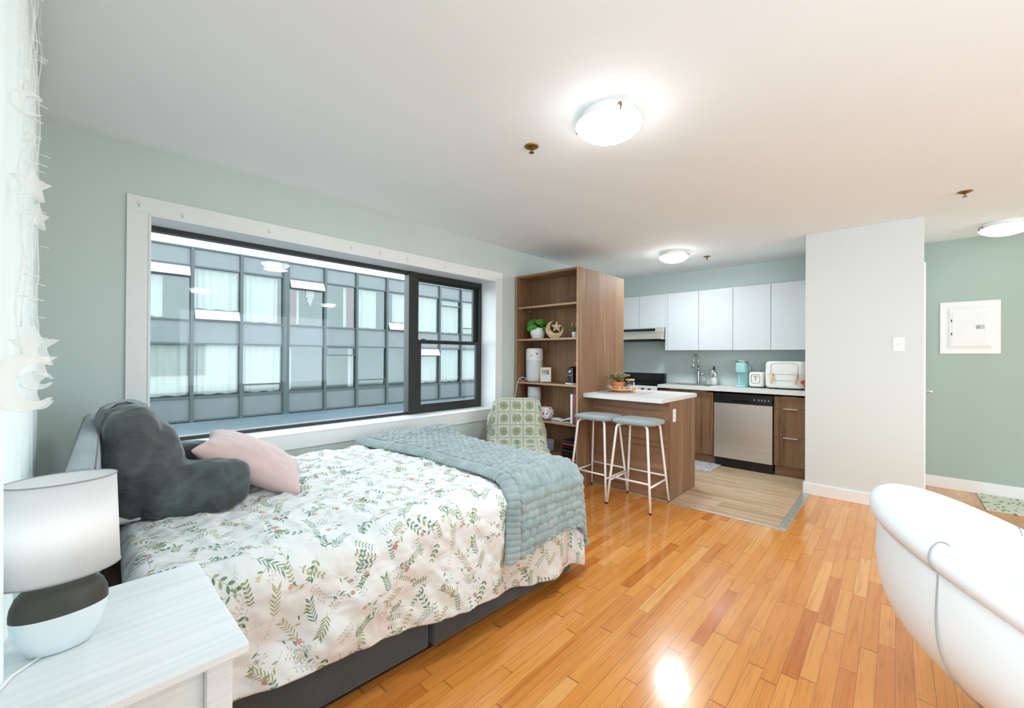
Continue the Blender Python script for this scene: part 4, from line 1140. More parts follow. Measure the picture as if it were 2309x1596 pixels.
dsh = MB(); dsh.lathe([(0, 0), (0.045, 0), (0.06, 0.008), (0.06, 0.011), (0, 0.006)], (3.49, 2.365, 1.169), 28); o = dsh.build('dish', M['black']); tag(o, 'small black dish lying on top of the upright gadget', 'dish')
k = MB(); k.ell((3.50, 2.35, 1.206), 0.028, 0.028, 0.030, 20, 12); o = k.build('orange_ball', plain('orange_peel', rgb(190, 92, 40), 0.5)); tag(o, 'orange round object in the black dish on the gadget', 'ball')
# shelf 4
lm = thing('drum_lamp', 'pale grey drum shaded lamp behind the crochet covered chair', 'lamp', (3.50, 2.905, SH[3]))
k = MB(); k.lathe([(0.072, 0.165), (0.070, 0.335)], n=40); o = k.build('lamp_shade', plain('pale_grey_shade', rgb(206, 212, 216), 0.8), lm); solidify(o, 0.002, 0)
k = MB(); k.lathe([(0, 0.333), (0.070, 0.334)], n=40); k.build('shade_top', M['white_plastic'], lm)
k = MB(); k.lathe([(0, 0), (0.045, 0), (0.045, 0.012), (0.010, 0.018), (0.008, 0.30), (0, 0.30)], n=24); k.build('base', M['white_metal'], lm)
def speckle():
    t = NT('red_and_blue_speckled_fabric'); t.set(Roughness=0.8)
    v = t.n('ShaderNodeTexVoronoi'); v.inputs['Scale'].default_value = 34; t.t.links.new(t.coord('Object'), v.inputs['Vector'])
    wn = t.n('ShaderNodeTexWhiteNoise'); t.l(v, 'Color', wn, 'Vector')
    col = t.ramp(wn.outputs[0], [(0.0, rgb(206, 30, 74)), (0.4, rgb(60, 40, 110)), (0.7, rgb(226, 150, 150)), (1, rgb(206, 30, 74))], 'CONSTANT')
    t.base(t.mix(t.math('LESS_THAN', v.outputs['Distance'], 0.33), rgb(240, 236, 234), col)); return t.m
k = MB(); k.ell((0, 0, 0.065), 0.055, 0.075, 0.066, 32, 18, 0.5, 0.4); o = k.build('pouch', speckle(), loc=(3.49, 2.735, SH[3])); tag(o, 'white pouch with red and blue spots on the bookshelf', 'pouch')
ob_ = thing('open_book', 'open white book lying on the bookshelf below the photo frame', 'book', (3.47, 2.50, SH[3]+0.001), math.radians(20))
for sgn, nm in ((1, 'page_block'), (-1, 'page_block')):
    P = []
    for i in range(13):
        t = i/12; x = sgn*t*0.105; z = 0.024*(1-(1-t)**2)*(1-0.55*t) + (0.020*t if sgn < 0 else 0.004)
        P.append([(-0.065+0.13*j/4*1.0, x, z+0.006) for j in range(5)])
    k = MB(); k.grid(P); o = k.build(nm, M['white_plastic'], ob_); solidify(o, 0.008, -1 if sgn > 0 else 1)
MB().box(-0.067, 0.067, -0.105, 0.105, 0, 0.003).build('cover', M['white_plastic'], ob_)
bk = thing('white_binder', 'upright white binder against the burgundy binder', 'binder', (0, 0, 0))
MB().box(3.42, 3.62, 2.346, 2.374, SH[3], SH[3]+0.292).build('cover', M['white_plastic'], bk, bevel=0.002)
bk2 = thing('burgundy_binder', 'upright burgundy binder at the open end of the shelf', 'binder', (0, 0, 0))
MB().box(3.415, 3.62, 2.296, 2.344, SH[3], SH[3]+0.295).build('cover', plain('burgundy_cover', rgb(132, 72, 88), 0.5), bk2, bevel=0.002)
# shelf 5: grey boxes and black cases
bx = None
for i in range(2):
    o = MB().box(-0.085, 0.085, -0.10, 0.10, 0, 0.058).build('storage_box', plain('grey_card', rgb(178, 186, 194), 0.6), bevel=0.003)
    o.location = (3.50, 2.80-0.006*i, SH[4]+0.0585*i+0.005)
    tag(o, ['grey flat box on the lower bookshelf, under another grey box', 'grey flat box on the lower bookshelf, topmost of the two'][i], 'box', 'grey boxes on the lower shelf')
    o.location.z = SH[4]+0.0585*i
cs = thing('tool_case', 'black hard case with a red band, stacked on another black case', 'case', (3.475, 2.385, SH[4]+0.083))
k = MB(); k.ell((0, 0, 0.045), 0.075, 0.085, 0.045, 32, 14, 0.3, 0.35); k.build('case_body', M['black'], cs)
k = MB(); k.ell((0, 0, 0.052), 0.0765, 0.0865, 0.009, 32, 8, 0.3, 0.35); k.build('band', plain('red_band', rgb(206, 46, 66), 0.5), cs)
cs2 = MB(); cs2.ell((0, 0, 0.041), 0.082, 0.092, 0.041, 32, 14, 0.35, 0.4); o = cs2.build('hard_case', M['black'], loc=(3.475, 2.385, SH[4])); tag(o, 'plain black hard case beneath the red banded one', 'case')

# ================================================================ CHAIR UNDER A CROCHET BLANKET
CH = (2.70, 2.42); CR = math.radians(-135)     # the seat faces local +x
chx = thing('side_chair', 'chair hidden under the green and white crochet blanket', 'chair', (CH[0], CH[1], 0), CR)
MB().box(-0.24, 0.26, -0.24, 0.24, 0.40, 0.465).build('seat', M['charcoal'], chx, bevel=0.02)
k = MB(); MTb = Matrix.Translation((-0.255, 0, 0.66)) @ Matrix.Rotation(math.radians(-8), 4, 'Y'); k.obox(MTb, 0.02, 0.21, 0.20); k.build('backrest', M['charcoal'], chx, bevel=0.02)
for sx_ in (-1, 1):
    for sy_ in (-1, 1):
        k = MB(); k.tube([(0.01+0.20*sx_, 0.19*sy_, 0.40), (0.01+0.23*sx_, 0.22*sy_, 0.0)], [0.017, 0.012], 12); k.build('leg', M['bamboo'], chx)
def granny(n=256):
    y, x = np.mgrid[0:n, 0:n]/float(n)*2-1; r = np.hypot(x, y); a = np.arctan2(y, x); m_ = np.maximum(np.abs(x), np.abs(y))
    green = np.array([182, 194, 160])/255.; dg = np.array([148, 162, 122])/255.; wh = np.array([240, 240, 230])/255.; oc = np.array([200, 172, 122])/255.; gap = np.array([126, 140, 104])/255.
    petal = 0.5+0.5*np.cos(a*14+np.where(r > 0.36, PI, 0)); ringp = 0.5+0.5*np.cos(r*30)
    A = green*(0.55+0.45*petal[..., None])+dg*(0.45-0.45*petal[..., None]); A = A*(0.88+0.12*ringp[..., None])
    H_ = 0.5+0.5*petal*(0.6+0.4*ringp)
    c = np.clip((0.17-r)/0.05, 0, 1)[..., None]; A = A*(1-c)+oc*c
    t_ = np.where(np.abs(x) > np.abs(y), y, x)
    blob = np.abs(np.sin(t_*PI*3.5))**0.6
    wm = ((m_ > 0.62) & (m_ < 0.86)); W_ = wh*(0.74+0.26*blob[..., None])+dg*(0.26-0.26*blob[..., None])
    mm = np.maximum(m_, r*0.92); soft = np.clip((mm-0.60)/0.05, 0, 1)*np.clip((0.90-m_)/0.04, 0, 1)
    A = A*(1-soft[..., None])+W_*soft[..., None]; H_ = H_*(1-soft)+soft*(0.3+0.9*blob)
    net = np.clip((m_-0.88)/0.03, 0, 1); lace = (np.abs(np.sin((x+y)*PI*7))*np.abs(np.sin((x-y)*PI*7)))**0.5
    N2 = np.array([196, 204, 178])/255.*(0.5+0.5*lace[..., None])+gap*(0.5-0.5*lace[..., None]); A = A*(1-net[..., None])+N2*net[..., None]; H_ = H_*(1-net)+net*0.5*lace
    return np_image('granny_square_colour', A), np_image('granny_square_relief', np.repeat(np.clip(H_/1.2, 0, 1)[..., None], 3, 2))
def crochet_mat():
    gi, gh = granny(); t = NT('crochet_granny_squares'); t.set(Roughness=0.95, Sheen_Weight=0.2)
    uv = t.n('ShaderNodeUVMap'); ti = t.n('ShaderNodeTexImage'); ti.image = gi; th = t.n('ShaderNodeTexImage'); th.image = gh
    ns_ = t.n('ShaderNodeTexNoise'); ns_.inputs['Scale'].default_value = 9; t.l(uv, 0, ns_, 'Vector')
    va = t.n('ShaderNodeVectorMath', operation='MULTIPLY_ADD'); va.inputs[1].default_value = (0.09, 0.09, 0); t.l(ns_, 1, va, 0); t.l(uv, 0, va, 2)
    t.l(va, 0, ti, 0); t.l(va, 0, th, 0)
    t.base(ti.outputs[0]); t.bump(th.outputs[0], 1.0, 0.012); return t.m
# path of the blanket over back, seat and front; section wraps round the sides
path = [(-0.345, 0.25, 0), (-0.345, 0.60, 0), (-0.335, 0.80, 0), (-0.315, 0.872, 0.1), (-0.285, 0.895, 0.3), (-0.250, 0.885, .4), (-0.228, 0.84, .4), (-0.205, 0.72, .3), (-0.185, 0.60, .3), (-0.165, 0.53, 0.5), (-0.12, 0.498, 0.8), (-0.04, 0.49, 1), (0.12, 0.492, 1), (0.235, 0.488, 1), (0.285, 0.462, 1), (0.305, 0.40, 1), (0.315, 0.30, 1), (0.325, 0.16, 1)]
pa = np.array(path); seg = np.hypot(np.diff(pa[:, 0]), np.diff(pa[:, 1])); sarc = np.concatenate([[0], np.cumsum(seg)])
NS, NW = 190, 150
s_i = np.linspace(0, sarc[-1], NS)
def smooth1(a, n=7): return np.convolve(np.pad(a, n//2, mode='edge'), np.ones(n)/n, 'valid')
xc_ = smooth1(np.interp(s_i, sarc, pa[:, 0])); zc_ = smooth1(np.interp(s_i, sarc, pa[:, 1])); mode_ = smooth1(np.interp(s_i, sarc, pa[:, 2]), 15)
Wt = 0.50
w = np.linspace(-Wt, Wt, NW)[None, :]*np.ones((NS, 1)); X0 = xc_[:, None]; Z0_ = zc_[:, None]; md = mode_[:, None]
hwid = 0.225+0.035*(md > 0.45)
Rc = 0.06; ex = np.maximum(0, np.abs(w)-(hwid-Rc)); ang_ = np.minimum(ex/Rc, PI/2); ex2 = np.maximum(0, ex-Rc*PI/2)
lat = np.minimum(np.abs(w), hwid-Rc)+Rc*np.sin(ang_)+ex2*0.20; dep = Rc*(1-np.cos(ang_))+ex2*0.95
backness = 1-np.clip(md, 0, 1)
Y = np.sign(w)*lat
Xb = X0-dep*backness*0.55; Zb_ = Z0_-dep*(0.25+0.75*np.clip(md, 0, 1))
topr = np.exp(-((s_i[:, None]-sarc[4])/0.16)**2); Zb_ = Zb_-0.5*np.maximum(0, np.abs(w)-0.13)**1.3*topr
nzs = 0.012*fbm(w*7+3, s_i[:, None]*7+0*w, 3, 12)+0.010*np.sin(w*26+1.2*np.sin(s_i[:, None]*9))*np.clip(ex2*6, 0, 1)
P = np.stack([Xb+nzs*backness, Y+np.sign(w)*nzs, np.maximum(Zb_+nzs*(1-backness), 0.10)], -1)
uvc = np.stack([(w+0.5*0.118)/0.118, (s_i[:, None]-sarc[4]+0.07+0*w)/0.118], -1)
cbk = grid_obj('crochet_blanket', P, crochet_mat(), uv=uvc); solidify(cbk, 0.008, 0)
cbk.location = (CH[0], CH[1], 0); cbk.rotation_euler = (0, 0, CR)
tag(cbk, 'crocheted blanket of green and white granny squares draped over a chair', 'blanket')
# ================================================================ ISLAND AND STOOLS
isl = thing('kitchen_island', 'walnut breakfast peninsula joined to the bookshelf side panel', 'kitchen island', (0, 0, 0))
MB().box(3.652, 3.670, 1.485, 2.262, 0.006, 0.88).build('front_panel', M['cab_y'], isl, bevel=0.001)
MB().box(3.648, 4.262, 1.465, 1.484, 0.004, 0.88).build('end_panel', M['cab_z'], isl, bevel=0.001)
MB().box(3.67, 4.25, 1.485, 2.262, 0.10, 0.88).build('carcass', M['cab_z'], isl)
MB().box(3.67, 4.19, 1.487, 2.262, 0.004, 0.10).build('kick_board', M['cab_z'], isl)
top = MB().box(3.475, 4.325, 1.470, 2.261, 0.882, 0.922).build('countertop', M['quartz'], isl, bevel=0.003)
o_ = MB().box(3.70, 3.765, 1.460, 1.465, 0.70, 0.815).build('socket_plate', M['white_plastic'], isl, bevel=0.002)
k = MB()
for z in (0.735, 0.78): k.box(3.72, 3.745, 1.4585, 1.4602, z-0.012, z+0.012)
k.build('socket_face', plain('socket_grey', rgb(216, 216, 214), 0.4), o_)

stl = thing('bar_stool', 'bar stool with grey padded seat next to the bookshelf end', 'bar stool', (3.43, 2.058, 0), 0, 'grey bar stools at the island')
HW, HD, SZt = 0.19, 0.195, 0.742
k = MB(); k.ell((0, 0, SZt-0.022), 0.172, 0.205, 0.024, 56, 16, 0.55, 0.55); k.build('seat', M['grey_seat'], stl)
k = MB(); k.lathe([(0, SZt-0.047), (0.14, SZt-0.047), (0.14, SZt-0.040), (0, SZt-0.040)], n=40, sx=1.0, sy=1.2); k.build('seat_pan', M['cab_edge'], stl)
rL = 0.0105
for sx_ in (-1, 1):
    for sy_ in (-1, 1):
        f = (sx_*(HW+0.008), sy_*HD, 0.012); tp = (sx_*(HW-0.055), sy_*(HD-0.055), 0.665)
        pts = [f, (f[0]*0.6+tp[0]*0.4, f[1]*0.6+tp[1]*0.4, 0.27), tp, (tp[0]*0.95, tp[1]*0.95, 0.685), (tp[0]*0.86, tp[1]*0.86, 0.695), (tp[0]*0.6, tp[1]*0.6, 0.697)]
        k = MB(); k.tube(pts, rL, 12); lg = k.build('leg', M['white_metal'], stl)
        k = MB(); k.cyl((f[0], f[1]), 0.0112, 0.0, 0.014, 14); k.build('foot_cap', M['black'], lg)
def legp(sx_, sy_, z):
    t = (z-0.012)/(0.665-0.012); return (sx_*(HW+0.008+(-0.063)*t), sy_*(HD-0.055*t), z)
for (a, b, z) in (((-1, -1), (-1, 1), 0.235), ((1, -1), (1, 1), 0.235), ((-1, -1), (1, -1), 0.205), ((-1, 1), (1, 1), 0.205)):
    k = MB(); k.tube([legp(a[0], a[1], z), legp(b[0], b[1], z)], 0.0085, 10); k.build('stretcher', M['white_metal'], stl)
st2 = copy_tree(stl); st2.location = (3.44, 1.665, 0); st2.rotation_euler = (0, 0, math.radians(1.5))
st2['label'] = 'bar stool with grey padded seat near the open corner of the island'
# placemat, tray, plant, candle, bottle on the island
ZT = 0.922
k = MB(); k.prism([(0.235*math.cos(a)**1 if True else 0, 0.235*math.sin(a)) for a in np.linspace(0, 2*PI, 40, endpoint=False)], Matrix.Identity(4), 0.003)
o = MB(); o.add([(x, y, z) for z in (0, 0.003) for (x, y) in ((-0.16, -0.235), (0.16, -0.235), (0.16, 0.235), (-0.16, 0.235))], [(3, 2, 1, 0), (4, 5, 6, 7), (0, 1, 5, 4), (1, 2, 6, 5), (2, 3, 7, 6), (3, 0, 4, 7)])
pm = o.build('placemat', fabric('dusty_rose_woven', rgb(168, 142, 144), rgb(196, 172, 172), scale=300), loc=(3.86, 2.005, ZT), rotz=math.radians(4))
tag(pm, 'dusty rose placemat lying on the island beneath the bamboo tray', 'placemat')
TC = (3.86, 2.05)
tr = thing('serving_tray', 'round bamboo tray with white wire rail on the island', 'tray', (TC[0], TC[1], ZT+0.003))
k = MB(); k.lathe([(0, 0), (0.085, 0), (0.085, 0.016), (0.118, 0.016), (0.140, 0.026), (0.143, 0.044), (0.136, 0.044), (0.130, 0.032), (0, 0.030)], n=56); k.build('tray_body', M['bamboo'], tr)
k = MB(); k.tube([(0.146*math.cos(a), 0.146*math.sin(a), 0.058) for a in np.linspace(0, 2*PI, 56, endpoint=False)], 0.0028, 8, closed=True)
for a in np.radians([20, 110, 200, 245, 290]): k.tube([(0.146*math.cos(a), 0.146*math.sin(a), 0.026), (0.146*math.cos(a), 0.146*math.sin(a), 0.058)], 0.0045 if abs(a-np.radians(245)) < .01 else 0.0028, 8)
k.build('wire_rail', M['white_metal'], tr)
pl = thing('potted_tradescantia', 'striped leaf plant in an orange terracotta pot on the tray', 'potted plant', (TC[0]-0.01, TC[1]+0.035, ZT+0.034))
k = MB(); k.lathe([(0, 0), (0.045, 0), (0.060, 0.012), (0.072, 0.035), (0.074, 0.055), (0.069, 0.074), (0.064, 0.074), (0.064, 0.06), (0, 0.058)], n=40); k.build('pot', M['terracotta'], pl)
def striped():
    t = NT('cream_striped_leaf'); t.set(Roughness=0.5)
    a = t.noise(t.coord('Object'), 75, 2)
    t.base(t.ramp(a, [(0.36, rgb(96, 86, 50)), (0.48, rgb(128, 128, 74)), (0.56, rgb(150, 160, 96)), (0.64, rgb(212, 202, 160))])); return t.m
k = MB(); st = MB(); rs = random.Random(9)
for i in range(30):
    a = rs.uniform(0, 2*PI); R_l = rs.uniform(0.04, 0.12); hz = rs.uniform(0.03, 0.10)
    end = Vector((math.cos(a)*R_l, math.sin(a)*R_l, 0.062+hz*(1.1-R_l*4)+0.012)); midp = Vector((math.cos(a)*R_l*0.45, math.sin(a)*R_l*0.45, 0.07+hz*0.8))
    st.tube([(0, 0, 0.055), tuple(midp), tuple(end)], 0.0016, 5)
    for j in range(6):
        t = 0.35+0.65*j/5; p = Vector((0, 0, 0.055))*(1-t)**2+midp*2*t*(1-t)+end*t*t
        aa = a+(1 if j % 2 else -1)*1.0+rs.uniform(-.3, .3); dirv = Vector((math.cos(aa), math.sin(aa), rs.uniform(0.0, 0.7))).normalized(); L = rs.uniform(0.034, 0.050)
        sd = dirv.cross(Vector((0, 0, 1))).normalized()*0.0125; up_ = sd.cross(dirv)*0.3
        v = [p, p+dirv*L*0.35+sd, p+dirv*L*0.45+up_, p+dirv*L*0.35-sd, p+dirv*L]
        k.add(v, [(0, 1, 2), (0, 2, 3), (1, 4, 2), (3, 2, 4)], True)
fo = k.build('foliage', striped(), pl); solidify(fo, 0.0012, 0); st.build('stem', plain('olive_stem', rgb(124, 112, 66), 0.6), pl)
jr = thing('candle_jar', 'glass jar of white candle wax with wooden lid on the tray', 'jar', (TC[0]+0.015, TC[1]-0.083, ZT+0.034))
k = MB(); k.lathe([(0, 0.001), (0.041, 0.001), (0.043, 0.004), (0.043, 0.088)], n=36); k.build('jar_glass', M['jar_glass'], jr)
k = MB(); k.lathe([(0, 0.004), (0.0405, 0.004), (0.0405, 0.046), (0, 0.046)], n=36); k.build('wax', M['white_plastic'], jr)
k = MB(); k.lathe([(0, 0.088), (0.045, 0.088), (0.045, 0.102), (0, 0.103)], n=36); k.build('lid', M['bamboo'], jr)
k = MB(); P = [[(0.0437*math.cos(a), 0.0437*math.sin(a), z) for z in (0.012, 0.072)] for a in np.linspace(-1.75, -0.9, 10)]; k.grid(P); k.build('paper_label', M['white_plastic'], jr)
k = MB(); k.lathe([(0, 0.001), (0.014, 0.001), (0.014, 0.03), (0.009, 0.04), (0.009, 0.05), (0, 0.05)], n=20); bo = k.build('dropper_bottle', M['black'], loc=(TC[0]+0.055, TC[1]-0.025, ZT+0.033)); tag(bo, 'tiny black bottle between the terracotta pot and the candle jar', 'bottle')

# ================================================================ KITCHEN RUN
UX, UB, UT = 5.52, 1.37, 2.13
def upper(y1, y0, z0, label):
    c = thing('wall_cabinet', label, 'cabinet', (0, 0, 0), 0, 'glossy white wall cabinets')
    MB().box(UX+0.018, XK, y0, y1, z0, UT).build('cabinet_body', M['gloss_white'], c)
    MB().box(UX, UX+0.0175, y0+0.0015, y1-0.0015, z0, UT).build('door', M['gloss_white'], c, bevel=0.001)
    return c
upper(3.06, 2.664, 1.68, 'short white wall cabinet beside the bookshelf panel, above the hood')
upper(2.662, 2.292, 1.68, 'short white wall cabinet above the hood, next to the tall ones')
pnl = MB().box(UX-0.002, XK, 2.264, 2.290, UB, UT).build('end_panel', M['gloss_white']); tag(pnl, 'narrow white panel between the short and tall wall cabinets', 'panel')
for (a, b, l) in ((2.262, 1.861, 'tall white wall cabinet above the sink rim nearest the hood'), (1.859, 1.461, 'tall white wall cabinet above the faucet and soap bottle'),
                  (1.459, 1.061, 'tall white wall cabinet above the aqua coffee maker and toaster'), (1.059, 0.655, 'tall white wall cabinet against the partition, above the white oven')):
    upper(a, b, UB, l)
BXF = 5.25; BT = 0.862
def lip(k, y0, y1, z, x=BXF): k.box(x-0.016, x+0.004, y0, y1, z-0.003, z+0.002)
c1 = thing('base_cabinet', 'walnut sink base cabinet with two doors behind the island', 'cabinet', (0, 0, 0))
MB().box(BXF+0.02, XK, 1.593, 2.258, 0.12, 0.66).build('cabinet_body', M['cab_z'], c1)
MB().box(BXF+0.07, BXF+0.085, 1.593, 2.258, 0.003, 0.12).build('kick_board', M['cab_y'], c1)
for (a, b) in ((2.256, 1.927), (1.924, 1.596)):
    d_ = MB().box(BXF, BXF+0.019, b, a, 0.12, BT).build('door', M['cab_z'], c1, bevel=0.001)
    k = MB(); lip(k, (a+b)/2-0.07, (a+b)/2+0.07, BT+0.001); k.build('handle', M['cab_edge'], d_)
c2 = thing('drawer_cabinet', 'walnut cabinet of three drawers between dishwasher and partition', 'cabinet', (0, 0, 0))
MB().box(BXF+0.02, XK, 0.655, 0.978, 0.12, BT).build('cabinet_body', M['cab_z'], c2)
MB().box(BXF+0.07, BXF+0.085, 0.655, 0.978, 0.003, 0.12).build('kick_board', M['cab_y'], c2)
for (z0, z1) in ((0.735, BT), (0.425, 0.732), (0.12, 0.422)):
    d_ = MB().box(BXF, BXF+0.019, 0.658, 0.976, z0, z1).build('drawer', M['cab_z'], c2, bevel=0.001)
    k = MB(); lip(k, 0.76, 0.89, z1+0.001); k.build('handle', M['white_metal'] if z1 < .8 else M['cab_edge'], d_)
wt = thing('worktop', 'white kitchen worktop holding the small appliances', 'worktop', (0, 0, 0))
k = MB(); k.box(5.21, 5.36, 0.655, 2.262, 0.885, 0.925); k.box(5.78, XK, 0.655, 2.262, 0.885, 0.925); k.box(5.36, 5.78, 0.655, 1.68, 0.885, 0.925); k.box(5.36, 5.78, 2.20, 2.262, 0.885, 0.925)
k.build('slab', M['quartz'], wt)
snk = thing('sink', 'stainless steel drop in sink set in the worktop', 'sink', (5.57, 1.94, 0.925))
k = MB(); a, b = 0.21, 0.262
k.box(-a-0.012, a+0.012, -b-0.012, -b+0.03, 0, 0.003); k.box(-a-0.012, a+0.012, b-0.03, b+0.012, 0, 0.003); k.box(-a-0.012, -a+0.03, -b, b, 0, 0.003); k.box(a-0.06, a+0.012, -b, b, 0, 0.003)
k.build('sink_rim', M['steel'], snk, bevel=0.001)
k = MB(); x0, x1, y0, y1, zb = -a+0.03, a-0.06, -b+0.03, b-0.03, -0.17
for q in ((x0-.003, x0, y0, y1, zb, 0), (x1, x1+.003, y0, y1, zb, 0), (x0, x1, y0-.003, y0, zb, 0), (x0, x1, y1, y1+.003, zb, 0), (x0, x1, y0, y1, zb-.003, zb)): k.box(*q)
k.build('basin', M['steel'], snk)
fc = thing('faucet', 'chrome gooseneck faucet with side lever behind the sink', 'faucet', (5.745, 1.935, 0.928))
k = MB(); k.cyl((0, 0), 0.024, 0, 0.006, 24); k.cyl((0, 0), 0.019, 0.006, 0.17, 24)
k.tube([(0, 0, 0.16), (0, 0, 0.30)]+[(-0.062+0.062*math.cos(t), 0.02*(1-math.cos(t))/2, 0.31+0.075*math.sin(t)) for t in np.linspace(0.1, PI, 14)]+[(-0.126, 0.02, 0.27)], 0.0125, 14)
k.tube([(-0.126, 0.02, 0.285), (-0.130, 0.021, 0.20)], [0.0155, 0.0185], 14); k.build('spout', M['chrome'], fc)
k = MB(); k.tube([(0, 0, 0.13), (0, -0.075, 0.13)], 0.017, 14); k.tube([(0, -0.07, 0.14), (-0.002, -0.072, 0.20), (-0.006, -0.066, 0.235)], [0.008, 0.006, 0.005], 10); k.build('lever', M['chrome'], fc)
def soap_mat():
    t = NT('leaf_printed_white_bottle'); t.set(Roughness=0.4)
    sp = t.n('ShaderNodeSeparateXYZ'); t.t.links.new(t.coord('Object'), sp.inputs[0])
    m1 = t.math('MULTIPLY', t.math('GREATER_THAN', sp.outputs[2], 0.09), t.math('GREATER_THAN', t.noise(t.coord('Object'), 75, 2), 0.5))
    t.base(t.mix(m1, rgb(238, 238, 234), rgb(58, 76, 52))); return t.m
sb = thing('soap_bottle', 'white dish soap bottle with green leaf pattern beside the faucet', 'bottle', (5.70, 1.725, 0.928-0.003))
k = MB(); k.lathe([(0, 0), (0.037, 0), (0.039, 0.006), (0.039, 0.165), (0.030, 0.185), (0.016, 0.190), (0, 0.190)], n=28); k.build('bottle_body', soap_mat(), sb)
k = MB(); k.lathe([(0.016, 0.190), (0.017, 0.205), (0.012, 0.212), (0.011, 0.232), (0.005, 0.240), (0, 0.24)], n=20); k.build('cap', M['black'], sb)
M['aqua'] = plain('aqua_plastic', rgb(160, 208, 206), 0.35, nz=0.02)
cf = thing('coffee_maker', 'slim aqua pod coffee maker beside the white toaster', 'coffee maker', (5.60, 1.365, 0.925))
k = MB(); k.ell((-0.035, 0, 0.012), 0.095, 0.062, 0.012, 32, 8, 0.3, 0.45); k.build('drip_base', M['aqua'], cf)
k = MB(); k.ell((0.045, 0, 0.125), 0.055, 0.060, 0.122, 32, 12, 0.15, 0.4); k.build('rear_column', M['aqua'], cf)
k = MB(); k.ell((-0.03, 0, 0.235), 0.092, 0.062, 0.062, 32, 14, 0.25, 0.5); k.build('brew_head', M['aqua'], cf)
k = MB(); k.ell((-0.025, 0, 0.302), 0.088, 0.060, 0.012, 32, 10, 0.4, 0.5); k.build('lid', M['chrome'], cf)
k = MB(); k.tube([(0.02, -0.06, 0.265), (-0.06, -0.0635, 0.305), (-0.115, -0.05, 0.312), (-0.122, 0, 0.312), (-0.115, 0.05, 0.312), (-0.06, 0.0635, 0.305), (0.02, 0.06, 0.265)], 0.006, 8); k.build('lift_handle', M['chrome'], cf)
k = MB(); k.ell((0.085, -0.02, 0.145), 0.04, 0.055, 0.12, 28, 10, 0.15, 0.4); k.build('water_tank', plain('aqua_tank', rgb(140, 190, 190), 0.15), cf)
M['cream'] = plain('cream_enamel', rgb(234, 233, 228), 0.35, nz=0.01)
ts = thing('toaster', 'cream two slice toaster between coffee maker and oven', 'toaster', (5.61, 1.205, 0.925))
k = MB(); k.ell((0, 0, 0.10), 0.13, 0.078, 0.088, 36, 14, 0.28, 0.35); k.build('toaster_body', M['cream'], ts)
for yy in (-0.028, 0.028): MB().box(-0.085, 0.085, yy-0.011, yy+0.011, 0.184, 0.1895).build('bread_slot', M['black'], ts, bevel=0.002)
k = MB(); P_ = [(-0.132, 0.045*c_, 0.108+0.052*s__) for c_, s__ in [(math.copysign(abs(math.cos(a))**0.45, math.cos(a)), math.copysign(abs(math.sin(a))**0.45, math.sin(a))) for a in np.linspace(0, 2*PI, 32, endpoint=False)]]
k.tube(P_, 0.0018, 6, closed=True); k.tube([(-0.132, 0, 0.085), (-0.132, 0, 0.14)], 0.0022, 6); k.build('front_trim', M['black'], ts)
k = MB(); k.tube([(-0.138, -0.022, 0.142), (-0.138, 0.022, 0.142)], 0.005, 10); k.build('lever', M['plywood'], ts)
k = MB(); [k.cyl((x, y), 0.010, 0, 0.016, 12) for x in (-0.09, 0.09) for y in (-0.05, 0.05)]; k.build('foot', M['black'], ts)
ov = thing('air_fryer_oven', 'large cream countertop oven with two wooden handles next to the partition', 'oven', (5.60, 0.915, 0.925))
k = MB(); k.ell((0, 0, 0.165), 0.165, 0.190, 0.152, 44, 16, 0.22, 0.25); k.build('oven_body', M['cream'], ov)
k = MB()
def rr(w, h, c, x, n=40): return [(x, c[0]+w*math.copysign(abs(math.cos(a))**0.3, math.cos(a)), c[1]+h*math.copysign(abs(math.sin(a))**0.3, math.sin(a))) for a in np.linspace(0, 2*PI, n, endpoint=False)]
k.tube(rr(0.128, 0.098, (0.0, 0.198), -0.166), 0.002, 6, closed=True); k.tube([(-0.1665, 0.17, 0.17), (-0.1665, -0.17, 0.17)], 0.0012, 6); k.build('door_outline', M['grey_line'], ov)
for yy in (-0.115, 0.115):
    k = MB(); k.tube([(-0.166, yy, 0.165), (-0.183, yy, 0.163)], 0.018, 16); k.build('handle_mount', M['chrome'], ov)
    k = MB(); k.tube([(-0.190, yy, 0.17), (-0.190, yy, 0.07)], 0.0125, 16); k.ell((-0.190, yy, 0.17), 0.0125, 0.0125, 0.012, 14, 8); k.ell((-0.190, yy, 0.07), 0.0125, 0.0125, 0.012, 14, 8); k.build('handle', M['plywood'], ov)
k = MB(); [k.cyl((x, y), 0.012, 0, 0.02, 12) for x in (-0.11, 0.11) for y in (-0.14, 0.14)]; k.build('foot', M['black'], ov)
# net bag of red fruit hanging at the cabinet end
nb = thing('string_bag', 'cream net bag of red fruit hanging beside the oven', 'bag', (5.345, 0.700, 0))
def bag_r(t): return 0.008+0.050*math.sin(min(1, t*1.02)*PI*0.5)**1.6*(1 if t < 0.86 else math.sqrt(max(0.03, 1-((t-0.86)/0.14)**2)))
k = MB(); nst = 14
for s_ in range(nst):
    for dr_ in (-1, 1):
        pts = [(bag_r(t)*0.8*math.cos(2*PI*s_/nst+dr_*t*3.0), bag_r(t)*0.8*math.sin(2*PI*s_/nst+dr_*t*3.0), 1.30-0.352*t) for t in np.linspace(0, 1, 26)]
        k.tube(pts, 0.0013, 4)
k.tube([(0, 0, 1.30), (0.0, -0.01, 1.345), (0.0, -0.035, 1.365)], 0.004, 8); k.build('net', M['beige'], nb)
fruit = plain('red_fruit_skin', rgb(190, 46, 36), 0.35, nz=0.15, nscale=25)
k = MB(); k.ell((0, 0, 0), 0.027, 0.027, 0.025, 20, 12); ft = k.build('red_fruit', fruit)
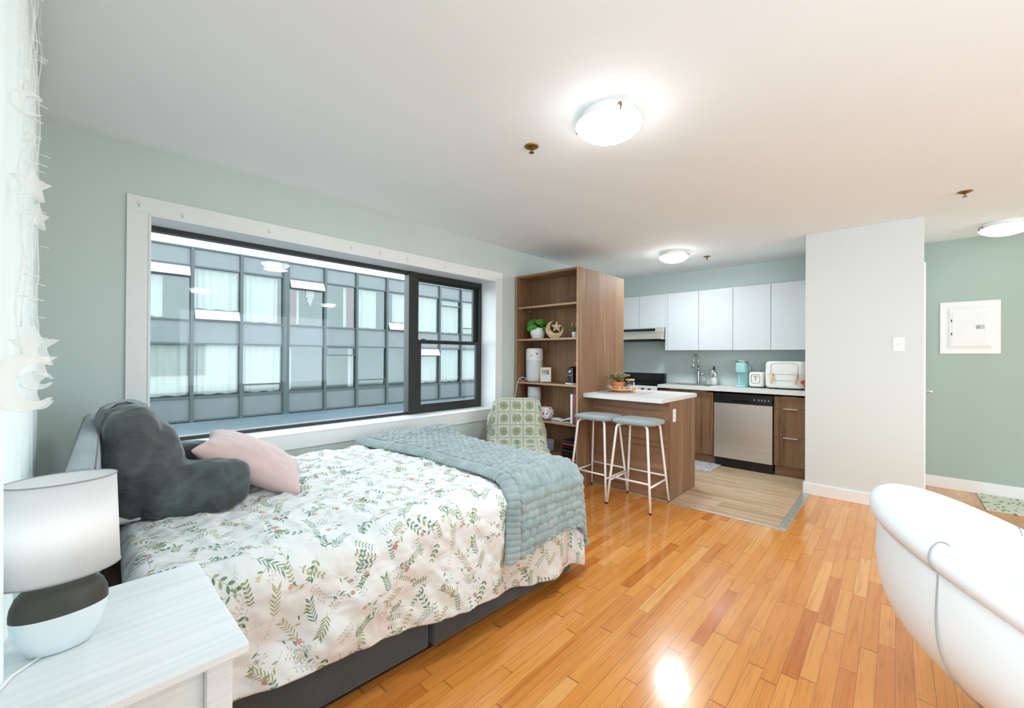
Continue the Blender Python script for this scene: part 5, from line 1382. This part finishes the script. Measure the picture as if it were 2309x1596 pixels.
for i, p in enumerate(((5.345, 0.699, 0.978), (5.325, 0.722, 1.020), (5.362, 0.690, 1.028))):
    o = ft if i == 0 else ft.copy()
    if i: COL.objects.link(o)
    o.location = p; tag(o, ['red fruit at the bottom of the net bag', 'red fruit in the net bag on the oven side', 'red fruit in the net bag, topmost of the three'][i], 'fruit', 'red fruit in the net bag')
# dishwasher
dw = thing('dishwasher', 'stainless steel dishwasher with black control strip', 'dishwasher', (0, 0, 0))
MB().box(BXF+0.01, XK-0.05, 0.985, 1.585, 0.115, BT).build('tub', M['black'], dw)
k = MB(); P = []
for i in range(13):
    y = 0.988+0.594*i/12; P.append([(BXF-0.018-0.006*math.sin(PI*i/12)*math.sin(PI*max(0, j)/8), y, 0.115+0.635*j/8) for j in range(9)])
k.grid(P, flip=True); k.box(BXF-0.012, BXF+0.012, 0.988, 1.582, 0.115, 0.75); k.build('door', M['steel'], dw)
cpn = MB().box(BXF-0.024, BXF+0.012, 0.986, 1.584, 0.752, 0.856).build('control_strip', M['black'], dw, bevel=0.004)
MB().box(BXF-0.034, BXF-0.022, 1.20, 1.40, 0.775, 0.80).build('handle', M['black_gloss'], cpn, bevel=0.006)
k = MB(); 
for i, y in enumerate((1.02, 1.055, 1.085, 1.115, 1.16)): k.box(BXF-0.0252, BXF-0.0238, y-0.008, y+0.008, 0.80, 0.806); k.box(BXF-0.0252, BXF-0.0238, y-0.004, y+0.004, 0.812, 0.818)
k.build('button', plain('pale_print', rgb(190, 190, 190), 0.5), cpn)
MB().box(BXF+0.03, BXF+0.045, 0.99, 1.58, 0.003, 0.112).build('kick_plate', M['black'], dw)
# stove
sv = thing('stove', 'black glass top stove with knob panel left of the worktop'.replace('left of', 'beside'), 'stove', (0, 0, 0))
MB().box(5.24, 5.83, 2.270, 3.03, 0.02, 0.90).build('oven_body', M['black'], sv, bevel=0.004)
MB().box(5.22, 5.83, 2.268, 3.032, 0.90, 0.922).build('cooktop', M['black_gloss'], sv, bevel=0.003)
MB().box(5.775, 5.835, 2.40, 3.032, 0.922, 1.045).build('splash_panel', M['black_gloss'], sv, bevel=0.004)
kp = MB().box(5.19, 5.24, 2.272, 3.03, 0.80, 0.90).build('control_panel', M['white_plastic'], sv, bevel=0.004)
for y in (2.36, 2.45, 2.62, 2.80, 2.90):
    k = MB(); k.tube([(5.19, y, 0.85), (5.168, y, 0.85)], 0.019, 16); k.build('knob', M['black'], kp)
MB().box(5.21, 5.24, 2.29, 3.01, 0.18, 0.78).build('oven_door', M['black_gloss'], sv, bevel=0.004)
# hood
hd = thing('range_hood', 'stainless steel range hood under the short wall cabinets', 'range hood', (0, 0, 0))
k = MB(); k.v = []; 
prof = [(5.84, 1.678), (5.50, 1.678), (5.49, 1.625), (5.42, 1.565), (5.40, 1.535), (5.40, 1.52), (5.84, 1.50)]
n = len(prof); v = [(x, 2.30, z) for x, z in prof]+[(x, 3.055, z) for x, z in prof]
k.add(v, [tuple(range(n))[::-1], tuple(range(n, 2*n))]+[(i, (i+1) % n, n+(i+1) % n, n+i) for i in range(n)]); k.build('hood_shell', M['steel'], hd, bevel=0.003)
MB().box(5.486, 5.494, 2.42, 2.90, 1.635, 1.668).build('control_panel', M['black_gloss'], hd, bevel=0.001)
MB().box(5.45, 5.80, 2.34, 3.02, 1.495, 1.512).build('filter', M['black'], hd)
# kitchen mat
mt2 = MB(); rs_ = []
def rrect(hx, hy, r, n=6):
    out = []
    for cx_, cy_, a0 in ((hx-r, hy-r, 0), (-hx+r, hy-r, PI/2), (-hx+r, -hy+r, PI), (hx-r, -hy+r, 1.5*PI)):
        out += [(cx_+r*math.cos(a0+i*PI/2/n), cy_+r*math.sin(a0+i*PI/2/n)) for i in range(n+1)]
    return out
def mat_mat():
    t = NT('pale_grey_patterned_mat'); t.set(Roughness=0.9)
    a = t.noise(t.coord('Object'), 26, 5, 0.7); t.base(t.ramp(a, [(0.42, rgb(166, 162, 168)), (0.55, rgb(206, 200, 200)), (0.7, rgb(218, 212, 208))])); return t.m
mt2.prism(rrect(0.23, 0.39, 0.05), Matrix.Translation((0, 0, 0.0095)), 0.013)
o = mt2.build('kitchen_mat', mat_mat(), loc=(5.10, 1.905, 0), bevel=0.004); tag(o, 'pale grey kitchen mat on the floor before the sink', 'mat')

# ================================================================ CEILING FIXTURES, SPRINKLERS, SWITCHES
def dome(loc, label, rot=0.0):
    t_ = thing('ceiling_light', label, 'ceiling light', loc, rot, 'opal dome ceiling lights')
    k = MB(); k.lathe([(0, 0), (0.130, 0), (0.134, -0.004), (0.134, -0.036), (0, -0.038)], n=56); k.build('ceiling_pan', M['opal'], t_)
    k = MB(); k.lathe([(0.158, -0.050), (0.155, -0.058), (0.135, -0.078), (0.105, -0.096), (0.06, -0.109), (0, -0.113)], n=56); dm_ = k.build('glass_dome', M['dome'], t_)
    k = MB(); k.lathe([(0.130, -0.042), (0.158, -0.0475), (0.1595, -0.050), (0.158, -0.052), (0.130, -0.046)], n=56); k.build('glass_rim', M['opal'], dm_)
    for a in (0.5, 0.5+2*PI/3, 0.5+4*PI/3):
        k = MB(); c_, s__ = math.cos(a), math.sin(a); k.tube([(0.134*c_, 0.134*s__, -0.024), (0.150*c_, 0.150*s__, -0.028), (0.161*c_, 0.161*s__, -0.040), (0.159*c_, 0.159*s__, -0.056), (0.150*c_, 0.150*s__, -0.062)], 0.0045, 8)
        k.build('clip', M['brass'], t_)
    return t_
d0 = dome((1.78, 1.02, H), 'lit opal dome ceiling light over the foot of the bed', math.radians(-40))
for loc, lab, r in (((4.63, 1.83, H), 'lit opal dome ceiling light in the kitchen', 20), ((5.45, -0.68, H), 'lit opal dome ceiling light in the hallway', 75),
                    ((1.6, -2.2, H), 'unseen opal dome light added behind the white tub chair', 0), ((4.0, -2.6, H), 'unseen opal dome light added at the far corner of the room', 0)):  # both domes here are out of view, added as extra room light
    o = copy_tree(d0); o.location = loc; o.rotation_euler = (0, 0, math.radians(r)); o['label'] = lab
def sprinkler(loc, label, base=None):
    if base is None:
        t_ = thing('fire_sprinkler', label, 'sprinkler', loc, 0, 'brass ceiling sprinklers')
        k = MB(); k.lathe([(0, 0), (0.038, 0), (0.040, -0.002), (0.030, -0.007), (0.024, -0.007), (0.022, -0.003), (0, -0.003)], n=32); k.build('escutcheon', M['brass'], t_)
        k = MB(); k.cyl((0, 0), 0.010, -0.018, -0.003, 16); k.tube([(0.010, 0, -0.012), (0.013, 0, -0.024), (0.004, 0, -0.033)], 0.0022, 6); k.tube([(-0.010, 0, -0.012), (-0.013, 0, -0.024), (-0.004, 0, -0.033)], 0.0022, 6)
        k.tube([(0, 0, -0.018), (0, 0, -0.034)], 0.002, 6); k.cyl((0, 0), 0.014, -0.0365, -0.034, 16); k.build('sprinkler_head', M['brass'], t_)
        return t_
    t_ = copy_tree(base); t_.location = loc; t_['label'] = label; return t_
for o_ in COL.objects:
    if o_.get('label') == 'lit opal dome ceiling light in the hallway':
        for ch in o_.children:
            if ch.name.startswith('glass_dome'):
                ch.data = ch.data.copy(); ch.data.materials[0] = emis('softly_lit_opal_glass', (0.97, 0.99, 1.0, 1), 1.6)
s0 = sprinkler((1.76, 1.49, H), 'brass fire sprinkler on the ceiling near the bedroom dome light')
sprinkler((5.063, 1.615, H), 'brass fire sprinkler on the kitchen ceiling', s0)
sprinkler((4.269, -0.349, H), 'brass fire sprinkler on the ceiling before the hallway', s0)
sw_ = thing('light_switch', 'white toggle light switch on the pale partition wall', 'light switch', (XP, -0.013, 1.40))
MB().box(-0.006, 0.0, -0.036, 0.036, -0.058, 0.058).build('switch_plate', M['white_plastic'], sw_, bevel=0.002)
k = MB(); k.box(-0.016, -0.005, -0.005, 0.005, -0.004, 0.012); k.box(-0.0068, -0.005, -0.006, 0.006, -0.013, 0.013); k.build('toggle', M['cream'], sw_, bevel=0.001)
bpn = thing('breaker_panel', 'white electrical breaker panel on the hallway wall', 'electrical panel', (XH, -0.515, 1.583))
MB().box(-0.012, 0, -0.198, 0.198, -0.253, 0.253).build('cover_plate', M['white_metal'], bpn, bevel=0.004)
k = MB(); k.add([(-0.012, 0.150, -0.205), (-0.012, -0.150, -0.205), (-0.012, -0.150, 0.205), (-0.012, 0.150, 0.205), (-0.022, 0.128, -0.172), (-0.022, -0.128, -0.172), (-0.022, -0.128, 0.172), (-0.022, 0.128, 0.172)],
      [(0, 1, 5, 4), (1, 2, 6, 5), (2, 3, 7, 6), (3, 0, 4, 7), (4, 5, 6, 7)]); k.build('raised_surround', M['white_metal'], bpn)
dr_ = MB().box(-0.0265, -0.0215, -0.10, 0.115, -0.150, 0.150).build('door', M['white_plastic'], bpn, bevel=0.001)
k = MB(); k.box(-0.029, -0.026, -0.096, -0.040, -0.018, 0.022); k.build('latch', plain('grey_latch', rgb(196, 200, 196), 0.5), dr_)
k = MB(); k.box(-0.030, -0.0285, -0.066, -0.044, -0.012, 0.016); k.build('latch_button', plain('dull_green_grey', rgb(160, 166, 158), 0.5), dr_)
k = MB()
for z in (-0.06, 0.07): k.box(-0.027, -0.0262, 0.116, 0.123, z-0.012, z+0.012)
k.build('hinge', M['black'], dr_)
k = MB()
for y in (-0.18, 0.18):
    for z in (-0.14, 0.13): k.tube([(-0.012, y, z), (-0.0145, y, z)], 0.006, 10)
k.build('screw', M['chrome'], bpn)
# hallway rug
def rug_mat():
    t = NT('cream_rug_with_dark_hatching'); t.set(Roughness=0.95)
    v1_ = t.n('ShaderNodeTexVoronoi'); v1_.inputs['Scale'].default_value = 1.0; v1_.feature = 'F1'
    t.t.links.new(t.coord('Object', (16, 34, 1), (0, 0, 0.5)), v1_.inputs['Vector'])
    m_ = t.math('LESS_THAN', v1_.outputs['Distance'], 0.36)
    a = t.noise(t.coord('Object'), 300, 2); base = t.ramp(a, [(0.3, rgb(206, 208, 190)), (0.7, rgb(228, 230, 214))])
    t.base(t.mix(t.math('MULTIPLY', m_, 0.75), base, rgb(104, 106, 92))); t.bump(a, 0.5, 0.003); return t.m
o = MB().box(5.32, 5.905, -2.3, -0.56, 0, 0.010).build('hallway_rug', rug_mat(), bevel=0.003)
tag(o, 'cream hallway rug with dark hatch pattern', 'rug')
